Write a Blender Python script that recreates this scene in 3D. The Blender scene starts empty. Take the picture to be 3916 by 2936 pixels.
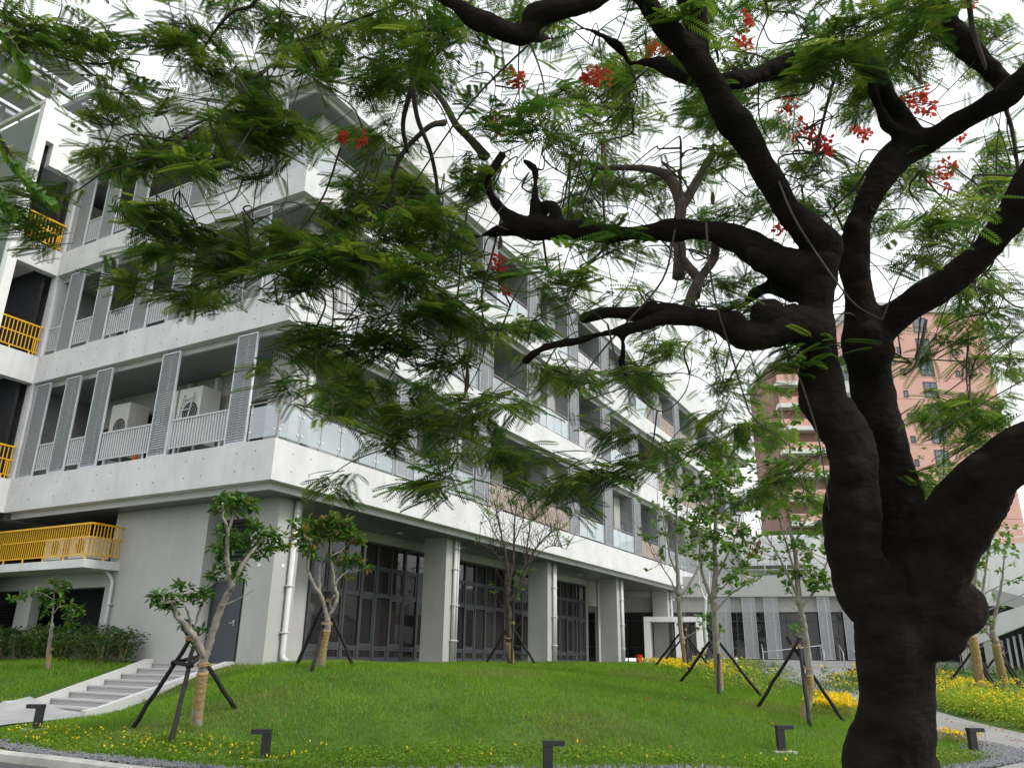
import bpy, bmesh, math, random
import numpy as np
from mathutils import Vector, Matrix

random.seed(7)
rng = np.random.default_rng(7)
scene = bpy.context.scene
COL = scene.collection
R = math.radians

# ------------------------------------------------------------------ camera
FPX, CX, CY = 3010.0, 1958.0, 1468.0          # focal length and centre in pixels of the 3916 px wide photograph
pitch, roll, yaw = R(19.23), R(0.82), R(29.2)
cp, sp, cr, sr = math.cos(pitch), math.sin(pitch), math.cos(roll), math.sin(roll)
M_ = np.array([[cr, -sr, 0], [sr, cr, 0], [0, 0, 1.0]])
UP = M_ @ np.array([0, -cp, sp]); FW = M_ @ np.array([0, sp, cp]); RT = M_ @ np.array([1.0, 0, 0])
DX = math.cos(yaw) * FW + math.sin(yaw) * RT
DY = math.sin(yaw) * FW - math.cos(yaw) * RT
B = np.stack([DX, DY, UP])
CAM = np.array([-13.8, -14.48, 0.22])
cam = bpy.data.cameras.new('camera'); camo = bpy.data.objects.new('camera', cam); COL.objects.link(camo)
xr, xu, xb = B @ np.array([1, 0, 0]), B @ np.array([0, -1, 0]), B @ np.array([0, 0, -1])
camo.matrix_world = Matrix([[xr[0], xu[0], xb[0], CAM[0]], [xr[1], xu[1], xb[1], CAM[1]], [xr[2], xu[2], xb[2], CAM[2]], [0, 0, 0, 1]])
cam.sensor_fit = 'HORIZONTAL'; cam.sensor_width = 36; cam.lens = FPX / 3916 * 36
cam.clip_start = 0.1; cam.clip_end = 2000
scene.camera = camo

# ------------------------------------------------------------------ light: bright overcast sky, weak soft sun
SUN = Vector((-0.02, -0.85, 0.80)).normalized()
w = bpy.data.worlds.new('World'); scene.world = w; w.use_nodes = True
nt = w.node_tree; nt.nodes.clear()
out = nt.nodes.new('ShaderNodeOutputWorld'); bg = nt.nodes.new('ShaderNodeBackground')
sky = nt.nodes.new('ShaderNodeTexSky'); sky.sky_type = 'NISHITA'; sky.sun_disc = False
sky.sun_elevation = math.asin(SUN.z); sky.sun_rotation = math.atan2(SUN.x, SUN.y)
sky.dust_density = 3.0; sky.air_density = 1.0
mixn = nt.nodes.new('ShaderNodeMix'); mixn.data_type = 'RGBA'
noi = nt.nodes.new('ShaderNodeTexNoise'); noi.inputs['Scale'].default_value = 2.2; noi.inputs['Detail'].default_value = 5
ramp = nt.nodes.new('ShaderNodeValToRGB')
ramp.color_ramp.elements[0].position = 0.3; ramp.color_ramp.elements[0].color = (9.0, 9.3, 9.8, 1)
ramp.color_ramp.elements[1].position = 0.7; ramp.color_ramp.elements[1].color = (10.6, 10.7, 10.8, 1)
tc = nt.nodes.new('ShaderNodeTexCoord')
nt.links.new(tc.outputs['Generated'], noi.inputs['Vector'])
nt.links.new(noi.outputs['Fac'], ramp.inputs['Fac'])
mixn.inputs[0].default_value = 0.88
nt.links.new(sky.outputs[0], mixn.inputs[6]); nt.links.new(ramp.outputs[0], mixn.inputs[7])
nt.links.new(mixn.outputs[2], bg.inputs['Color']); bg.inputs['Strength'].default_value = 0.1
nt.links.new(bg.outputs[0], out.inputs['Surface'])
sl = bpy.data.lights.new('sun', 'SUN'); sl.energy = 1.5; sl.angle = R(12); sl.color = (1, 0.97, 0.92)
so = bpy.data.objects.new('sun', sl); COL.objects.link(so); so.location = (0, 0, 60)
so.rotation_euler = SUN.to_track_quat('Z', 'Y').to_euler()
scene.view_settings.view_transform = 'Standard'; scene.view_settings.look = 'None'
scene.view_settings.exposure = 0.66; scene.view_settings.gamma = 1.0
scene.cycles.max_bounces = 7; scene.cycles.diffuse_bounces = 4; scene.cycles.transparent_max_bounces = 16
scene.cycles.use_denoising = True

# ------------------------------------------------------------------ helpers
def at(vx, vy, d):
    """world point seen at (vx, vy) of a 2211 px wide view, d metres in front of the lens"""
    s = 3916 / 2211.0
    return CAM + d * (B @ np.array([(vx * s - CX) / FPX, (vy * s - CY) / FPX, 1.0]))

def tag(o, label=None, cat=None, group=None, kind=None):
    for k, val in (('label', label), ('category', cat), ('group', group), ('kind', kind)):
        if val: o[k] = val
    return o

def empty(name, loc, label, cat, group=None):
    o = bpy.data.objects.new(name, None); COL.objects.link(o); o.location = loc
    o.empty_display_size = 0.2
    return tag(o, label, cat, group)

def wloc(o):
    p = Vector((0, 0, 0))
    while o is not None:
        p = p + o.location; o = o.parent
    return p

def link(name, me, parent=None, local=False):
    o = bpy.data.objects.new(name, me); COL.objects.link(o)
    if parent is not None:
        o.parent = parent
        if not local: o.location = -wloc(parent)
    return o

class MB:
    def __init__(s): s.v = []; s.f = []; s.m = []; s.cur = 0
    def add(s, vs, fs):
        n = len(s.v); s.v.extend([tuple(map(float, p)) for p in vs])
        for f in fs: s.f.append([n + i for i in f]); s.m.append(s.cur)
    def quad(s, a, b, c, d): s.add([a, b, c, d], [(0, 1, 2, 3)])
    def box(s, a, b):
        x0, y0, z0 = a; x1, y1, z1 = b
        s.add([(x0, y0, z0), (x1, y0, z0), (x1, y1, z0), (x0, y1, z0), (x0, y0, z1), (x1, y0, z1), (x1, y1, z1), (x0, y1, z1)],
              [(3, 2, 1, 0), (4, 5, 6, 7), (0, 1, 5, 4), (1, 2, 6, 5), (2, 3, 7, 6), (3, 0, 4, 7)])
    def obox(s, c, ax, ay, az):
        c, ax, ay, az = map(np.asarray, (c, ax, ay, az))
        vs = [c + i * ax + j * ay + k * az for k in (-1, 1) for i, j in ((-1, -1), (1, -1), (1, 1), (-1, 1))]
        s.add(vs, [(3, 2, 1, 0), (4, 5, 6, 7), (0, 1, 5, 4), (1, 2, 6, 5), (2, 3, 7, 6), (3, 0, 4, 7)])
    def beam(s, a, b, wd, ht, up=(0, 0, 1)):
        a, b, up = np.asarray(a, float), np.asarray(b, float), np.asarray(up, float)
        d = b - a; L = np.linalg.norm(d); d = d / L
        sd = np.cross(d, up); n = np.linalg.norm(sd)
        sd = sd / n if n > 1e-6 else np.array([1.0, 0, 0])
        u = np.cross(sd, d)
        s.obox((a + b) / 2, d * L / 2, sd * wd / 2, u * ht / 2)
    def tube(s, pts, rad, n=8, cap=True):
        pts = np.asarray(pts, float); m = len(pts)
        rad = np.broadcast_to(np.asarray(rad, float), (m,)) if np.ndim(rad) == 0 else np.asarray(rad, float)
        t = np.gradient(pts, axis=0); t /= np.linalg.norm(t, axis=1)[:, None] + 1e-9
        ref = np.array([0, 0, 1.0]) if abs(t[0][2]) < 0.9 else np.array([1.0, 0, 0])
        u = np.cross(t[0], ref); u /= np.linalg.norm(u)
        vs = []; ang = np.arange(n) * 2 * math.pi / n
        for i in range(m):
            u = u - t[i] * np.dot(u, t[i]); u /= np.linalg.norm(u) + 1e-9
            wv = np.cross(t[i], u)
            for a in ang: vs.append(pts[i] + rad[i] * (math.cos(a) * u + math.sin(a) * wv))
        fs = []
        for i in range(m - 1):
            for k in range(n):
                fs.append((i * n + k, i * n + (k + 1) % n, (i + 1) * n + (k + 1) % n, (i + 1) * n + k))
        if cap:
            fs.append(tuple(range(n - 1, -1, -1))); fs.append(tuple((m - 1) * n + k for k in range(n)))
        s.add(vs, fs)
    def ball(s, c, r, nu=10, nv=7):
        c = np.asarray(c, float); r = np.broadcast_to(np.asarray(r, float), (3,))
        vs = [c + r * np.array([0, 0, -1])]
        for j in range(1, nv):
            ph = -math.pi / 2 + math.pi * j / nv
            for i in range(nu):
                a = 2 * math.pi * i / nu
                vs.append(c + r * np.array([math.cos(ph) * math.cos(a), math.cos(ph) * math.sin(a), math.sin(ph)]))
        vs.append(c + r * np.array([0, 0, 1])); T = len(vs) - 1; fs = []
        for i in range(nu):
            fs.append((0, 1 + (i + 1) % nu, 1 + i)); o = 1 + (nv - 2) * nu
            fs.append((o + i, o + (i + 1) % nu, T))
        for j in range(nv - 2):
            for i in range(nu):
                a = 1 + j * nu
                fs.append((a + i, a + (i + 1) % nu, a + nu + (i + 1) % nu, a + nu + i))
        s.add(vs, fs)
    def disc(s, c, nrm, r, n=12):
        c = np.asarray(c, float); nrm = np.asarray(nrm, float); nrm /= np.linalg.norm(nrm)
        u = np.cross(nrm, [0, 0, 1.0]) if abs(nrm[2]) < 0.9 else np.array([1.0, 0, 0])
        u /= np.linalg.norm(u); v = np.cross(nrm, u)
        s.add([c + r * (math.cos(2 * math.pi * k / n) * u + math.sin(2 * math.pi * k / n) * v) for k in range(n)], [tuple(range(n))])
    def mesh(s, name, mats, smooth=False):
        me = bpy.data.meshes.new(name); me.from_pydata(s.v, [], s.f)
        for m in (mats if isinstance(mats, (list, tuple)) else [mats]): me.materials.append(m)
        me.polygons.foreach_set('material_index', s.m)
        if smooth: me.polygons.foreach_set('use_smooth', [True] * len(s.f))
        me.update(); return me
    def build(s, name, mats, parent=None, smooth=False, local=False):
        return link(name, s.mesh(name, mats, smooth), parent, local)

def np_mesh(name, V, F, mats, mi=None, smooth=False):
    """V (n,3), F (m,k) with k = 3 or 4"""
    V = np.asarray(V, np.float32); F = np.asarray(F, np.int32); m, k = F.shape
    me = bpy.data.meshes.new(name)
    me.vertices.add(len(V)); me.vertices.foreach_set('co', V.ravel())
    me.loops.add(m * k); me.loops.foreach_set('vertex_index', F.ravel())
    me.polygons.add(m); me.polygons.foreach_set('loop_start', np.arange(m, dtype=np.int32) * k)
    for mm in mats: me.materials.append(mm)
    if mi is not None: me.polygons.foreach_set('material_index', np.asarray(mi, np.int32))
    if smooth: me.polygons.foreach_set('use_smooth', np.ones(m, bool))
    me.update(calc_edges=True); me.validate(); return me

def rots(d, up):
    """frames with x along d, z near up; arrays (n,3)"""
    d = d / (np.linalg.norm(d, axis=1)[:, None] + 1e-9)
    y = np.cross(up, d); y /= np.linalg.norm(y, axis=1)[:, None] + 1e-9
    z = np.cross(d, y)
    return np.stack([d, y, z], axis=2)

def scatter(protoV, protoF, pos, rot, scl):
    n = len(pos); k = len(protoV)
    V = np.einsum('nij,kj->nki', rot, protoV) * scl[:, None, None] + pos[:, None, :]
    F = protoF[None] + (np.arange(n) * k)[:, None, None]
    return V.reshape(-1, 3), F.reshape(-1, protoF.shape[1])

def spline(pts, per=6):
    """Catmull-Rom through rows of pts (any width)"""
    P = np.asarray(pts, float)
    if len(P) < 3:
        t = np.linspace(0, 1, per + 1)[:, None]; return P[0] * (1 - t) + P[-1] * t
    Q = np.vstack([2 * P[0] - P[1], P, 2 * P[-1] - P[-2]]); o = []
    for i in range(1, len(Q) - 2):
        for t in np.arange(per) / per:
            a, b, c, d = Q[i - 1], Q[i], Q[i + 1], Q[i + 2]
            o.append(0.5 * (2 * b + (c - a) * t + (2 * a - 5 * b + 4 * c - d) * t * t + (3 * b - a - 3 * c + d) * t ** 3))
    o.append(P[-1]); return np.array(o)

# ------------------------------------------------------------------ materials
def mat(name, col, rough=0.7, col2=None, scale=4.0, detail=6, bump=0.0, bscale=None, spec=0.3, metal=0.0, stretch=None, lo=0.35, hi=0.65):
    m = bpy.data.materials.new(name); m.use_nodes = True; t = m.node_tree; b = t.nodes['Principled BSDF']
    b.inputs['Base Color'].default_value = (*col, 1); b.inputs['Roughness'].default_value = rough
    b.inputs['Specular IOR Level'].default_value = spec; b.inputs['Metallic'].default_value = metal
    co = t.nodes.new('ShaderNodeTexCoord'); vec = co.outputs['Object']
    if stretch:
        mp = t.nodes.new('ShaderNodeMapping'); mp.inputs['Scale'].default_value = stretch
        t.links.new(vec, mp.inputs['Vector']); vec = mp.outputs[0]
    if col2 is not None:
        n = t.nodes.new('ShaderNodeTexNoise'); n.inputs['Scale'].default_value = scale; n.inputs['Detail'].default_value = detail
        n.inputs['Roughness'].default_value = 0.62
        r = t.nodes.new('ShaderNodeValToRGB')
        r.color_ramp.elements[0].position = lo; r.color_ramp.elements[0].color = (*col2, 1)
        r.color_ramp.elements[1].position = hi; r.color_ramp.elements[1].color = (*col, 1)
        t.links.new(vec, n.inputs['Vector']); t.links.new(n.outputs['Fac'], r.inputs['Fac']); t.links.new(r.outputs[0], b.inputs['Base Color'])
    if bump:
        n2 = t.nodes.new('ShaderNodeTexNoise'); n2.inputs['Scale'].default_value = bscale or scale * 6; n2.inputs['Detail'].default_value = 6
        bp = t.nodes.new('ShaderNodeBump'); bp.inputs['Strength'].default_value = bump; bp.inputs['Distance'].default_value = 0.03
        t.links.new(vec, n2.inputs['Vector']); t.links.new(n2.outputs['Fac'], bp.inputs['Height']); t.links.new(bp.outputs[0], b.inputs['Normal'])
    return m

def leafmat(name, col, col2, trans=0.45, tcol=None, rough=0.5, scale=3.0):
    m = bpy.data.materials.new(name); m.use_nodes = True; t = m.node_tree; b = t.nodes['Principled BSDF']; o = t.nodes['Material Output']
    b.inputs['Roughness'].default_value = rough; b.inputs['Specular IOR Level'].default_value = 0.25
    co = t.nodes.new('ShaderNodeTexCoord'); n = t.nodes.new('ShaderNodeTexNoise'); n.inputs['Scale'].default_value = scale; n.inputs['Detail'].default_value = 4
    r = t.nodes.new('ShaderNodeValToRGB'); r.color_ramp.elements[0].position = 0.35; r.color_ramp.elements[1].position = 0.65
    r.color_ramp.elements[0].color = (*col, 1); r.color_ramp.elements[1].color = (*col2, 1)
    t.links.new(co.outputs['Object'], n.inputs['Vector']); t.links.new(n.outputs['Fac'], r.inputs['Fac']); t.links.new(r.outputs[0], b.inputs['Base Color'])
    tr = t.nodes.new('ShaderNodeBsdfTranslucent'); mx = t.nodes.new('ShaderNodeMixShader'); mx.inputs[0].default_value = trans
    tr.inputs['Color'].default_value = (*(tcol or col2), 1)
    t.links.new(b.outputs[0], mx.inputs[1]); t.links.new(tr.outputs[0], mx.inputs[2]); t.links.new(mx.outputs[0], o.inputs['Surface'])
    return m

M = {}
M['concrete'] = mat('fair_faced_concrete', (0.68, 0.68, 0.68), 0.8, (0.57, 0.57, 0.575), 0.9, 9, 0.08, 14, spec=0.2)
M['wall'] = mat('grey_render', (0.43, 0.43, 0.41), 0.85, (0.385, 0.385, 0.37), 0.7, 8, 0.06, 30, spec=0.2)
def streaks(m, amt, sc=(2.2, 2.2, 0.22), lo=0.52, hi=0.72):
    """rain streaks and stains multiplied into the base colour"""
    t = m.node_tree; b = t.nodes['Principled BSDF']; src = b.inputs['Base Color'].links[0].from_socket
    co = t.nodes.new('ShaderNodeTexCoord'); mp = t.nodes.new('ShaderNodeMapping'); mp.inputs['Scale'].default_value = sc
    n = t.nodes.new('ShaderNodeTexNoise'); n.inputs['Scale'].default_value = 2.0; n.inputs['Detail'].default_value = 8
    r = t.nodes.new('ShaderNodeValToRGB'); r.color_ramp.elements[0].position = lo; r.color_ramp.elements[1].position = hi
    r.color_ramp.elements[0].color = (1, 1, 1, 1); r.color_ramp.elements[1].color = (1 - amt, 1 - amt, 1 - amt * 1.05, 1)
    x = t.nodes.new('ShaderNodeMix'); x.data_type = 'RGBA'; x.blend_type = 'MULTIPLY'; x.inputs[0].default_value = 1
    t.links.new(co.outputs['Object'], mp.inputs['Vector']); t.links.new(mp.outputs[0], n.inputs['Vector']); t.links.new(n.outputs['Fac'], r.inputs['Fac'])
    t.links.new(src, x.inputs[6]); t.links.new(r.outputs[0], x.inputs[7]); t.links.new(x.outputs[2], b.inputs['Base Color'])
streaks(M['concrete'], 0.09); streaks(M['wall'], 0.05)
M['hole'] = mat('tie_hole', (0.12, 0.12, 0.12), 0.9, (0.08, 0.08, 0.08), 30)
M['trim'] = mat('beam_paint', (0.52, 0.52, 0.52), 0.6, (0.46, 0.46, 0.46), 2)
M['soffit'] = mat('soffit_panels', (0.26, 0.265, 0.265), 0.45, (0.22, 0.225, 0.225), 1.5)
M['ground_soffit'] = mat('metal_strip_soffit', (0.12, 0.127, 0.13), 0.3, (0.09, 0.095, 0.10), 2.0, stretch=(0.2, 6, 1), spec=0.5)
M['steel'] = mat('galvanised_steel', (0.50, 0.52, 0.55), 0.45, (0.42, 0.44, 0.47), 8, metal=0.3, spec=0.5)
M['louver'] = mat('louver_aluminium', (0.62, 0.64, 0.68), 0.5, (0.56, 0.58, 0.62), 6, metal=0.2)
M['mesh'] = mat('expanded_metal', (0.48, 0.49, 0.51), 0.5, (0.42, 0.43, 0.45), 7, metal=0.25)
M['railgrey'] = mat('rail_grey_paint', (0.52, 0.53, 0.54), 0.5, (0.47, 0.48, 0.49), 6)
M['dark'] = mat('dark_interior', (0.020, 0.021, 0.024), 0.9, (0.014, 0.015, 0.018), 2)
M['frame'] = mat('window_frame', (0.045, 0.048, 0.054), 0.45, (0.036, 0.039, 0.044), 8, spec=0.5)
M['door'] = mat('dark_door_paint', (0.062, 0.068, 0.082), 0.5, (0.055, 0.06, 0.074), 6)
M['ventdark'] = mat('vent_louver', (0.05, 0.05, 0.052), 0.6, (0.04, 0.04, 0.042), 8)
M['yellow'] = mat('yellow_paint', (0.80, 0.44, 0.012), 0.45, (0.72, 0.38, 0.01), 8, spec=0.4)
M['pvc'] = mat('pvc_pipe', (0.60, 0.595, 0.58), 0.5, (0.54, 0.535, 0.52), 5)
M['white'] = mat('white_paint', (0.80, 0.80, 0.79), 0.5, (0.74, 0.74, 0.73), 4)
M['acbody'] = mat('ac_casing', (0.66, 0.65, 0.60), 0.5, (0.60, 0.59, 0.55), 4)
M['taupe'] = mat('brown_protective_paper', (0.34, 0.275, 0.235), 0.85, (0.29, 0.235, 0.2), 1.2, 7, stretch=(3, 3, 0.5))
M['greypanel'] = mat('grey_film_panel', (0.52, 0.51, 0.53), 0.5, (0.47, 0.465, 0.485), 1.5)
M['railbrown'] = mat('steel_handrail', (0.36, 0.33, 0.31), 0.4, (0.31, 0.285, 0.27), 6, metal=0.3)
M['terrazzo'] = mat('washed_granite', (0.62, 0.62, 0.61), 0.85, (0.36, 0.36, 0.36), 90, 3, 0.1, 120)
M['step'] = mat('washed_granite_step', (0.50, 0.495, 0.49), 0.85, (0.27, 0.265, 0.26), 90, 3, 0.1, 120)
M['paving'] = mat('plaza_paving', (0.36, 0.36, 0.36), 0.8, (0.28, 0.28, 0.285), 1.4, 8)
M['path'] = mat('concrete_path', (0.27, 0.27, 0.255), 0.85, (0.19, 0.19, 0.18), 0.8, 9, 0.1, 30)
M['asphalt'] = mat('asphalt', (0.085, 0.08, 0.085), 0.9, (0.06, 0.058, 0.06), 30, 6, 0.2, 80)
M['kerb'] = mat('kerb_concrete', (0.47, 0.46, 0.43), 0.85, (0.33, 0.32, 0.29), 2.2, 8, 0.1, 30)
M['soil'] = mat('lawn_soil', (0.055, 0.12, 0.010), 0.95, (0.035, 0.07, 0.010), 1.3, 8, 0.4, 30)
M['earth'] = mat('bare_earth', (0.16, 0.15, 0.10), 0.95, (0.09, 0.10, 0.05), 1.1, 7)
M['stone'] = mat('gravel_stone', (0.24, 0.24, 0.25), 0.85, (0.11, 0.115, 0.125), 9, 3)
M['black'] = mat('black_bollard_paint', (0.016, 0.016, 0.018), 0.45, (0.012, 0.012, 0.014), 9, spec=0.5)
M['stake'] = mat('charred_pole', (0.022, 0.021, 0.021), 0.75, (0.012, 0.012, 0.012), 14, 6, 0.4, 40)
M['rope'] = mat('straw_rope', (0.46, 0.33, 0.16), 0.9, (0.24, 0.16, 0.07), 26, 4, 0.6, 60, stretch=(1, 1, 3.0))
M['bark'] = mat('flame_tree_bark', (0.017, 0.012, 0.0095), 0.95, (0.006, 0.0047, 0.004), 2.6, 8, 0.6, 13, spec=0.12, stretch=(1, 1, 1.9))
M['twig'] = mat('grey_twig_bark', (0.105, 0.082, 0.070), 0.9, (0.045, 0.035, 0.03), 5, 6)
M['palebark'] = mat('pale_young_bark', (0.34, 0.31, 0.27), 0.9, (0.20, 0.18, 0.155), 7, 6, 0.2, 30)
M['pinkwall'] = mat('pink_tile_wall', (0.62, 0.36, 0.31), 0.8, (0.56, 0.32, 0.275), 0.3, 6)
M['brickbalcony'] = mat('brick_balcony', (0.30, 0.17, 0.14), 0.85, (0.24, 0.13, 0.11), 1)
M['offwhite'] = mat('offwhite_slab', (0.66, 0.66, 0.64), 0.7, (0.58, 0.58, 0.56), 0.6)
M['red'] = mat('red_plastic', (0.55, 0.02, 0.025), 0.4, (0.47, 0.017, 0.02), 6)
M['orange'] = mat('orange_plastic', (0.75, 0.14, 0.03), 0.5, (0.65, 0.11, 0.02), 6)
M['pod'] = mat('seed_pod_brown', (0.10, 0.045, 0.03), 0.8, (0.06, 0.03, 0.02), 8)
M['lamp'] = mat('downlight_rim', (0.75, 0.75, 0.72), 0.5, (0.7, 0.7, 0.68), 8)

def glassmat(name, tint, refl, film=0.0):
    m = bpy.data.materials.new(name); m.use_nodes = True; t = m.node_tree; t.nodes.remove(t.nodes['Principled BSDF']); o = t.nodes['Material Output']
    tr = t.nodes.new('ShaderNodeBsdfTransparent'); tr.inputs[0].default_value = (*tint, 1)
    gl = t.nodes.new('ShaderNodeBsdfGlossy'); gl.inputs['Roughness'].default_value = 0.02
    mx = t.nodes.new('ShaderNodeMixShader'); mx.inputs[0].default_value = refl
    t.links.new(tr.outputs[0], mx.inputs[1]); t.links.new(gl.outputs[0], mx.inputs[2]); last = mx
    if film:
        df = t.nodes.new('ShaderNodeBsdfDiffuse'); df.inputs[0].default_value = (0.72, 0.78, 0.8, 1)
        m2 = t.nodes.new('ShaderNodeMixShader'); m2.inputs[0].default_value = film
        t.links.new(mx.outputs[0], m2.inputs[1]); t.links.new(df.outputs[0], m2.inputs[2]); last = m2
    t.links.new(last.outputs[0], o.inputs['Surface']); return m
M['glass'] = glassmat('balustrade_glass', (0.80, 0.86, 0.87), 0.16, 0.22)
M['milkglass'] = glassmat('hazy_glass', (0.72, 0.80, 0.84), 0.22, 0.45)

def darkglass(name, c1, c2, rough=0.03, spec=0.5):
    m = mat(name, c1, rough, c2, 0.35, 3, spec=spec, stretch=(1, 1, 0.25)); return m
M['pane'] = darkglass('dark_window_glass', (0.030, 0.026, 0.024), (0.012, 0.011, 0.012))
M['paneblue'] = darkglass('tower_window_glass', (0.18, 0.20, 0.22), (0.10, 0.11, 0.12), 0.1)

M['leafA'] = leafmat('flame_leaf_mid', (0.030, 0.075, 0.012), (0.048, 0.105, 0.016), 0.5, (0.14, 0.26, 0.025))
M['leafB'] = leafmat('flame_leaf_dark', (0.016, 0.048, 0.012), (0.028, 0.072, 0.014), 0.42, (0.075, 0.17, 0.02))
M['leafC'] = leafmat('flame_leaf_light', (0.055, 0.115, 0.016), (0.085, 0.15, 0.02), 0.55, (0.24, 0.34, 0.03))
M['petal'] = leafmat('scarlet_petal', (0.42, 0.03, 0.025), (0.55, 0.08, 0.03), 0.45, (0.8, 0.12, 0.08))
M['glossy'] = leafmat('glossy_leaf', (0.020, 0.080, 0.014), (0.040, 0.130, 0.018), 0.25, (0.13, 0.26, 0.03), 0.35, 2)
M['glossy2'] = leafmat('glossy_leaf_bright', (0.055, 0.16, 0.018), (0.11, 0.22, 0.02), 0.3, (0.25, 0.38, 0.04), 0.4, 2)
M['rusty'] = leafmat('rusty_leaf', (0.30, 0.13, 0.03), (0.36, 0.20, 0.05), 0.3, (0.4, 0.2, 0.05))
M['deadleaf'] = leafmat('dead_leaf', (0.12, 0.03, 0.02), (0.17, 0.05, 0.03), 0.2, (0.2, 0.05, 0.03))
M['maple'] = leafmat('thin_leaf', (0.065, 0.19, 0.025), (0.11, 0.26, 0.035), 0.45, (0.22, 0.36, 0.06))
M['grassA'] = leafmat('grass_blade', (0.085, 0.21, 0.010), (0.155, 0.28, 0.014), 0.35, (0.20, 0.36, 0.02), 0.6, 0.7)
M['grassB'] = leafmat('grass_blade_dry', (0.17, 0.20, 0.045), (0.22, 0.22, 0.07), 0.3, (0.22, 0.24, 0.06), 0.6, 1.2)
M['cover'] = leafmat('ground_cover_leaf', (0.10, 0.22, 0.015), (0.17, 0.30, 0.02), 0.35, (0.26, 0.38, 0.03), 0.5, 2)
M['limeleaf'] = leafmat('lime_leaf', (0.22, 0.33, 0.02), (0.33, 0.42, 0.03), 0.35, (0.4, 0.5, 0.04), 0.5, 2)
M['yellowflower'] = leafmat('yellow_flower', (0.75, 0.52, 0.01), (0.8, 0.6, 0.02), 0.3, (0.8, 0.6, 0.02))
M['straw'] = leafmat('straw_stem', (0.36, 0.28, 0.15), (0.42, 0.34, 0.2), 0.3, (0.4, 0.3, 0.2))
M['hedge'] = leafmat('hedge_leaf', (0.030, 0.085, 0.025), (0.055, 0.125, 0.035), 0.35, (0.12, 0.2, 0.04), 0.5, 2)

# ------------------------------------------------------------------ terrain
CP = np.array([
    (-14, -14.5, -1.32), (-9, -13, -1.32), (-7, -8, -1.32), (-7, -3, -1.34), (-7, 3, -1.34), (-7, 10, -1.3), (-10, 0, -1.36), (-20, 0, -1.4), (-20, -20, -1.35), (-8, -25, -1.35), (5, -25, -1.3),
    (-5.0, -4.5, -1.30), (-5.2, -1.5, -1.28), (-4.9, 0.6, -1.18), (-4.2, 2.2, -1.09), (-2.4, 3.4, -1.06), (-3.6, 4.0, -1.06), (-4.4, 6, -1.1), (-5, 10, -1.1),
    (-4.15, -4.9, -1.29), (-2.8, -9.0, -1.30), (1.8, -11.3, -1.26), (4.25, -14.25, -1.30), (-0.3, -10.6, -1.30), (-1.6, -7.0, -0.95), (1.0, -8.6, -0.80),
    (-3.4, -2.6, -0.88), (-2.2, -1.2, -0.55), (-1.0, -3.0, -0.20), (-0.4, -1.2, -0.05), (0.6, 0.2, -0.06), (-1.0, 0.8, -0.58), (0.3, 1.6, -0.20), (-2.0, 1.5, -0.98), (-1.0, 1.6, -0.70), (0.3, 0.9, -0.12),
    (2.5, -2.5, 0.0), (2.0, -5.5, -0.25), (5.0, -0.5, 0.02), (8.7, -2.0, 0.04), (9.5, 0.3, 0.05), (17, 0.3, 0.06), (25, 0.3, 0.06), (12.8, -6.25, 0.0), (12.5, -3.5, 0.05), (17, -4.0, 0.02),
    (8.2, -8.55, -0.50), (5.8, -11.0, -0.90), (5, -7.5, -0.40), (7.5, -13.2, -1.18), (10, -12.2, -1.02), (10, -14.5, -1.15), (12, -11.2, -0.90), (12, -13.4, -1.0), (15, -9.8, -0.62), (15.5, -12, -0.75),
    (18, -8, -0.36), (18.5, -10.8, -0.5), (22, -6, -0.14), (24, -9.3, -0.22), (30, -8, -0.06), (34, -4, -0.02), (34, -12, -0.04), (26, -2, 0.02), (32, 1.5, 0.05),
    (15, -18, -1.1), (22, -15, -0.7), (30, -16, -0.3), (20, -25, -1.0), (40, -20, -0.1), (45, -5, 0), (60, -10, 0), (60, -40, -0.1), (40, -40, -0.5),
    (-0.9, 6.1, -0.14), (0.3, 5.2, -0.05), (0.5, 9, -0.04), (0.5, 14, -0.03), (-2.2, 5.3, -0.62), (-2.3, 8, -0.40), (-3.4, 6.5, -0.85), (-3.0, 11, -0.5), (0.3, 3.4, -0.02), (-1.0, 4.5, -0.52), (-4, 16, -0.8), (-8, 20, -1.2),
    (3, 3, -0.05), (10, 4, -0.05), (20, 4, -0.05), (30, 5, -0.05), (6, 10, -0.05), (20, 12, -0.05), (40, 10, -0.03), (0, 25, -0.1), (20, 30, 0), (60, 30, 0), (-20, 30, -1.0)])
def _phi(r2): return np.where(r2 > 1e-12, 0.5 * r2 * np.log(np.maximum(r2, 1e-12)), 0.0)
_n = len(CP); _A = np.zeros((_n + 3, _n + 3))
_d2 = ((CP[:, None, :2] - CP[None, :, :2]) ** 2).sum(2)
_A[:_n, :_n] = _phi(_d2) + 0.6 * np.eye(_n); _A[:_n, _n] = 1; _A[:_n, _n + 1:] = CP[:, :2]; _A[_n:, :_n] = _A[:_n, _n:].T
_W = np.linalg.solve(_A, np.concatenate([CP[:, 2], [0, 0, 0]]))
def H(x, y):
    x = np.asarray(x, float); y = np.asarray(y, float); sh = x.shape; X = np.stack([x.ravel(), y.ravel()], 1); o = np.zeros(len(X))
    for i in range(0, len(X), 20000):
        q = X[i:i + 20000]
        r2 = ((q[:, None] - CP[None, :, :2]) ** 2).sum(2)
        o[i:i + 20000] = _phi(r2) @ _W[:_n] + _W[_n] + q @ _W[_n + 1:]
    far = np.clip((np.hypot(X[:, 0] - 10, X[:, 1] + 3) - 38) / 25, 0, 1)
    o = np.clip(o, -1.45, 0.15)
    return (o * (1 - far) + -0.1 * far).reshape(sh)
def h1(x, y): return float(H(np.array([x]), np.array([y]))[0])
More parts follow.
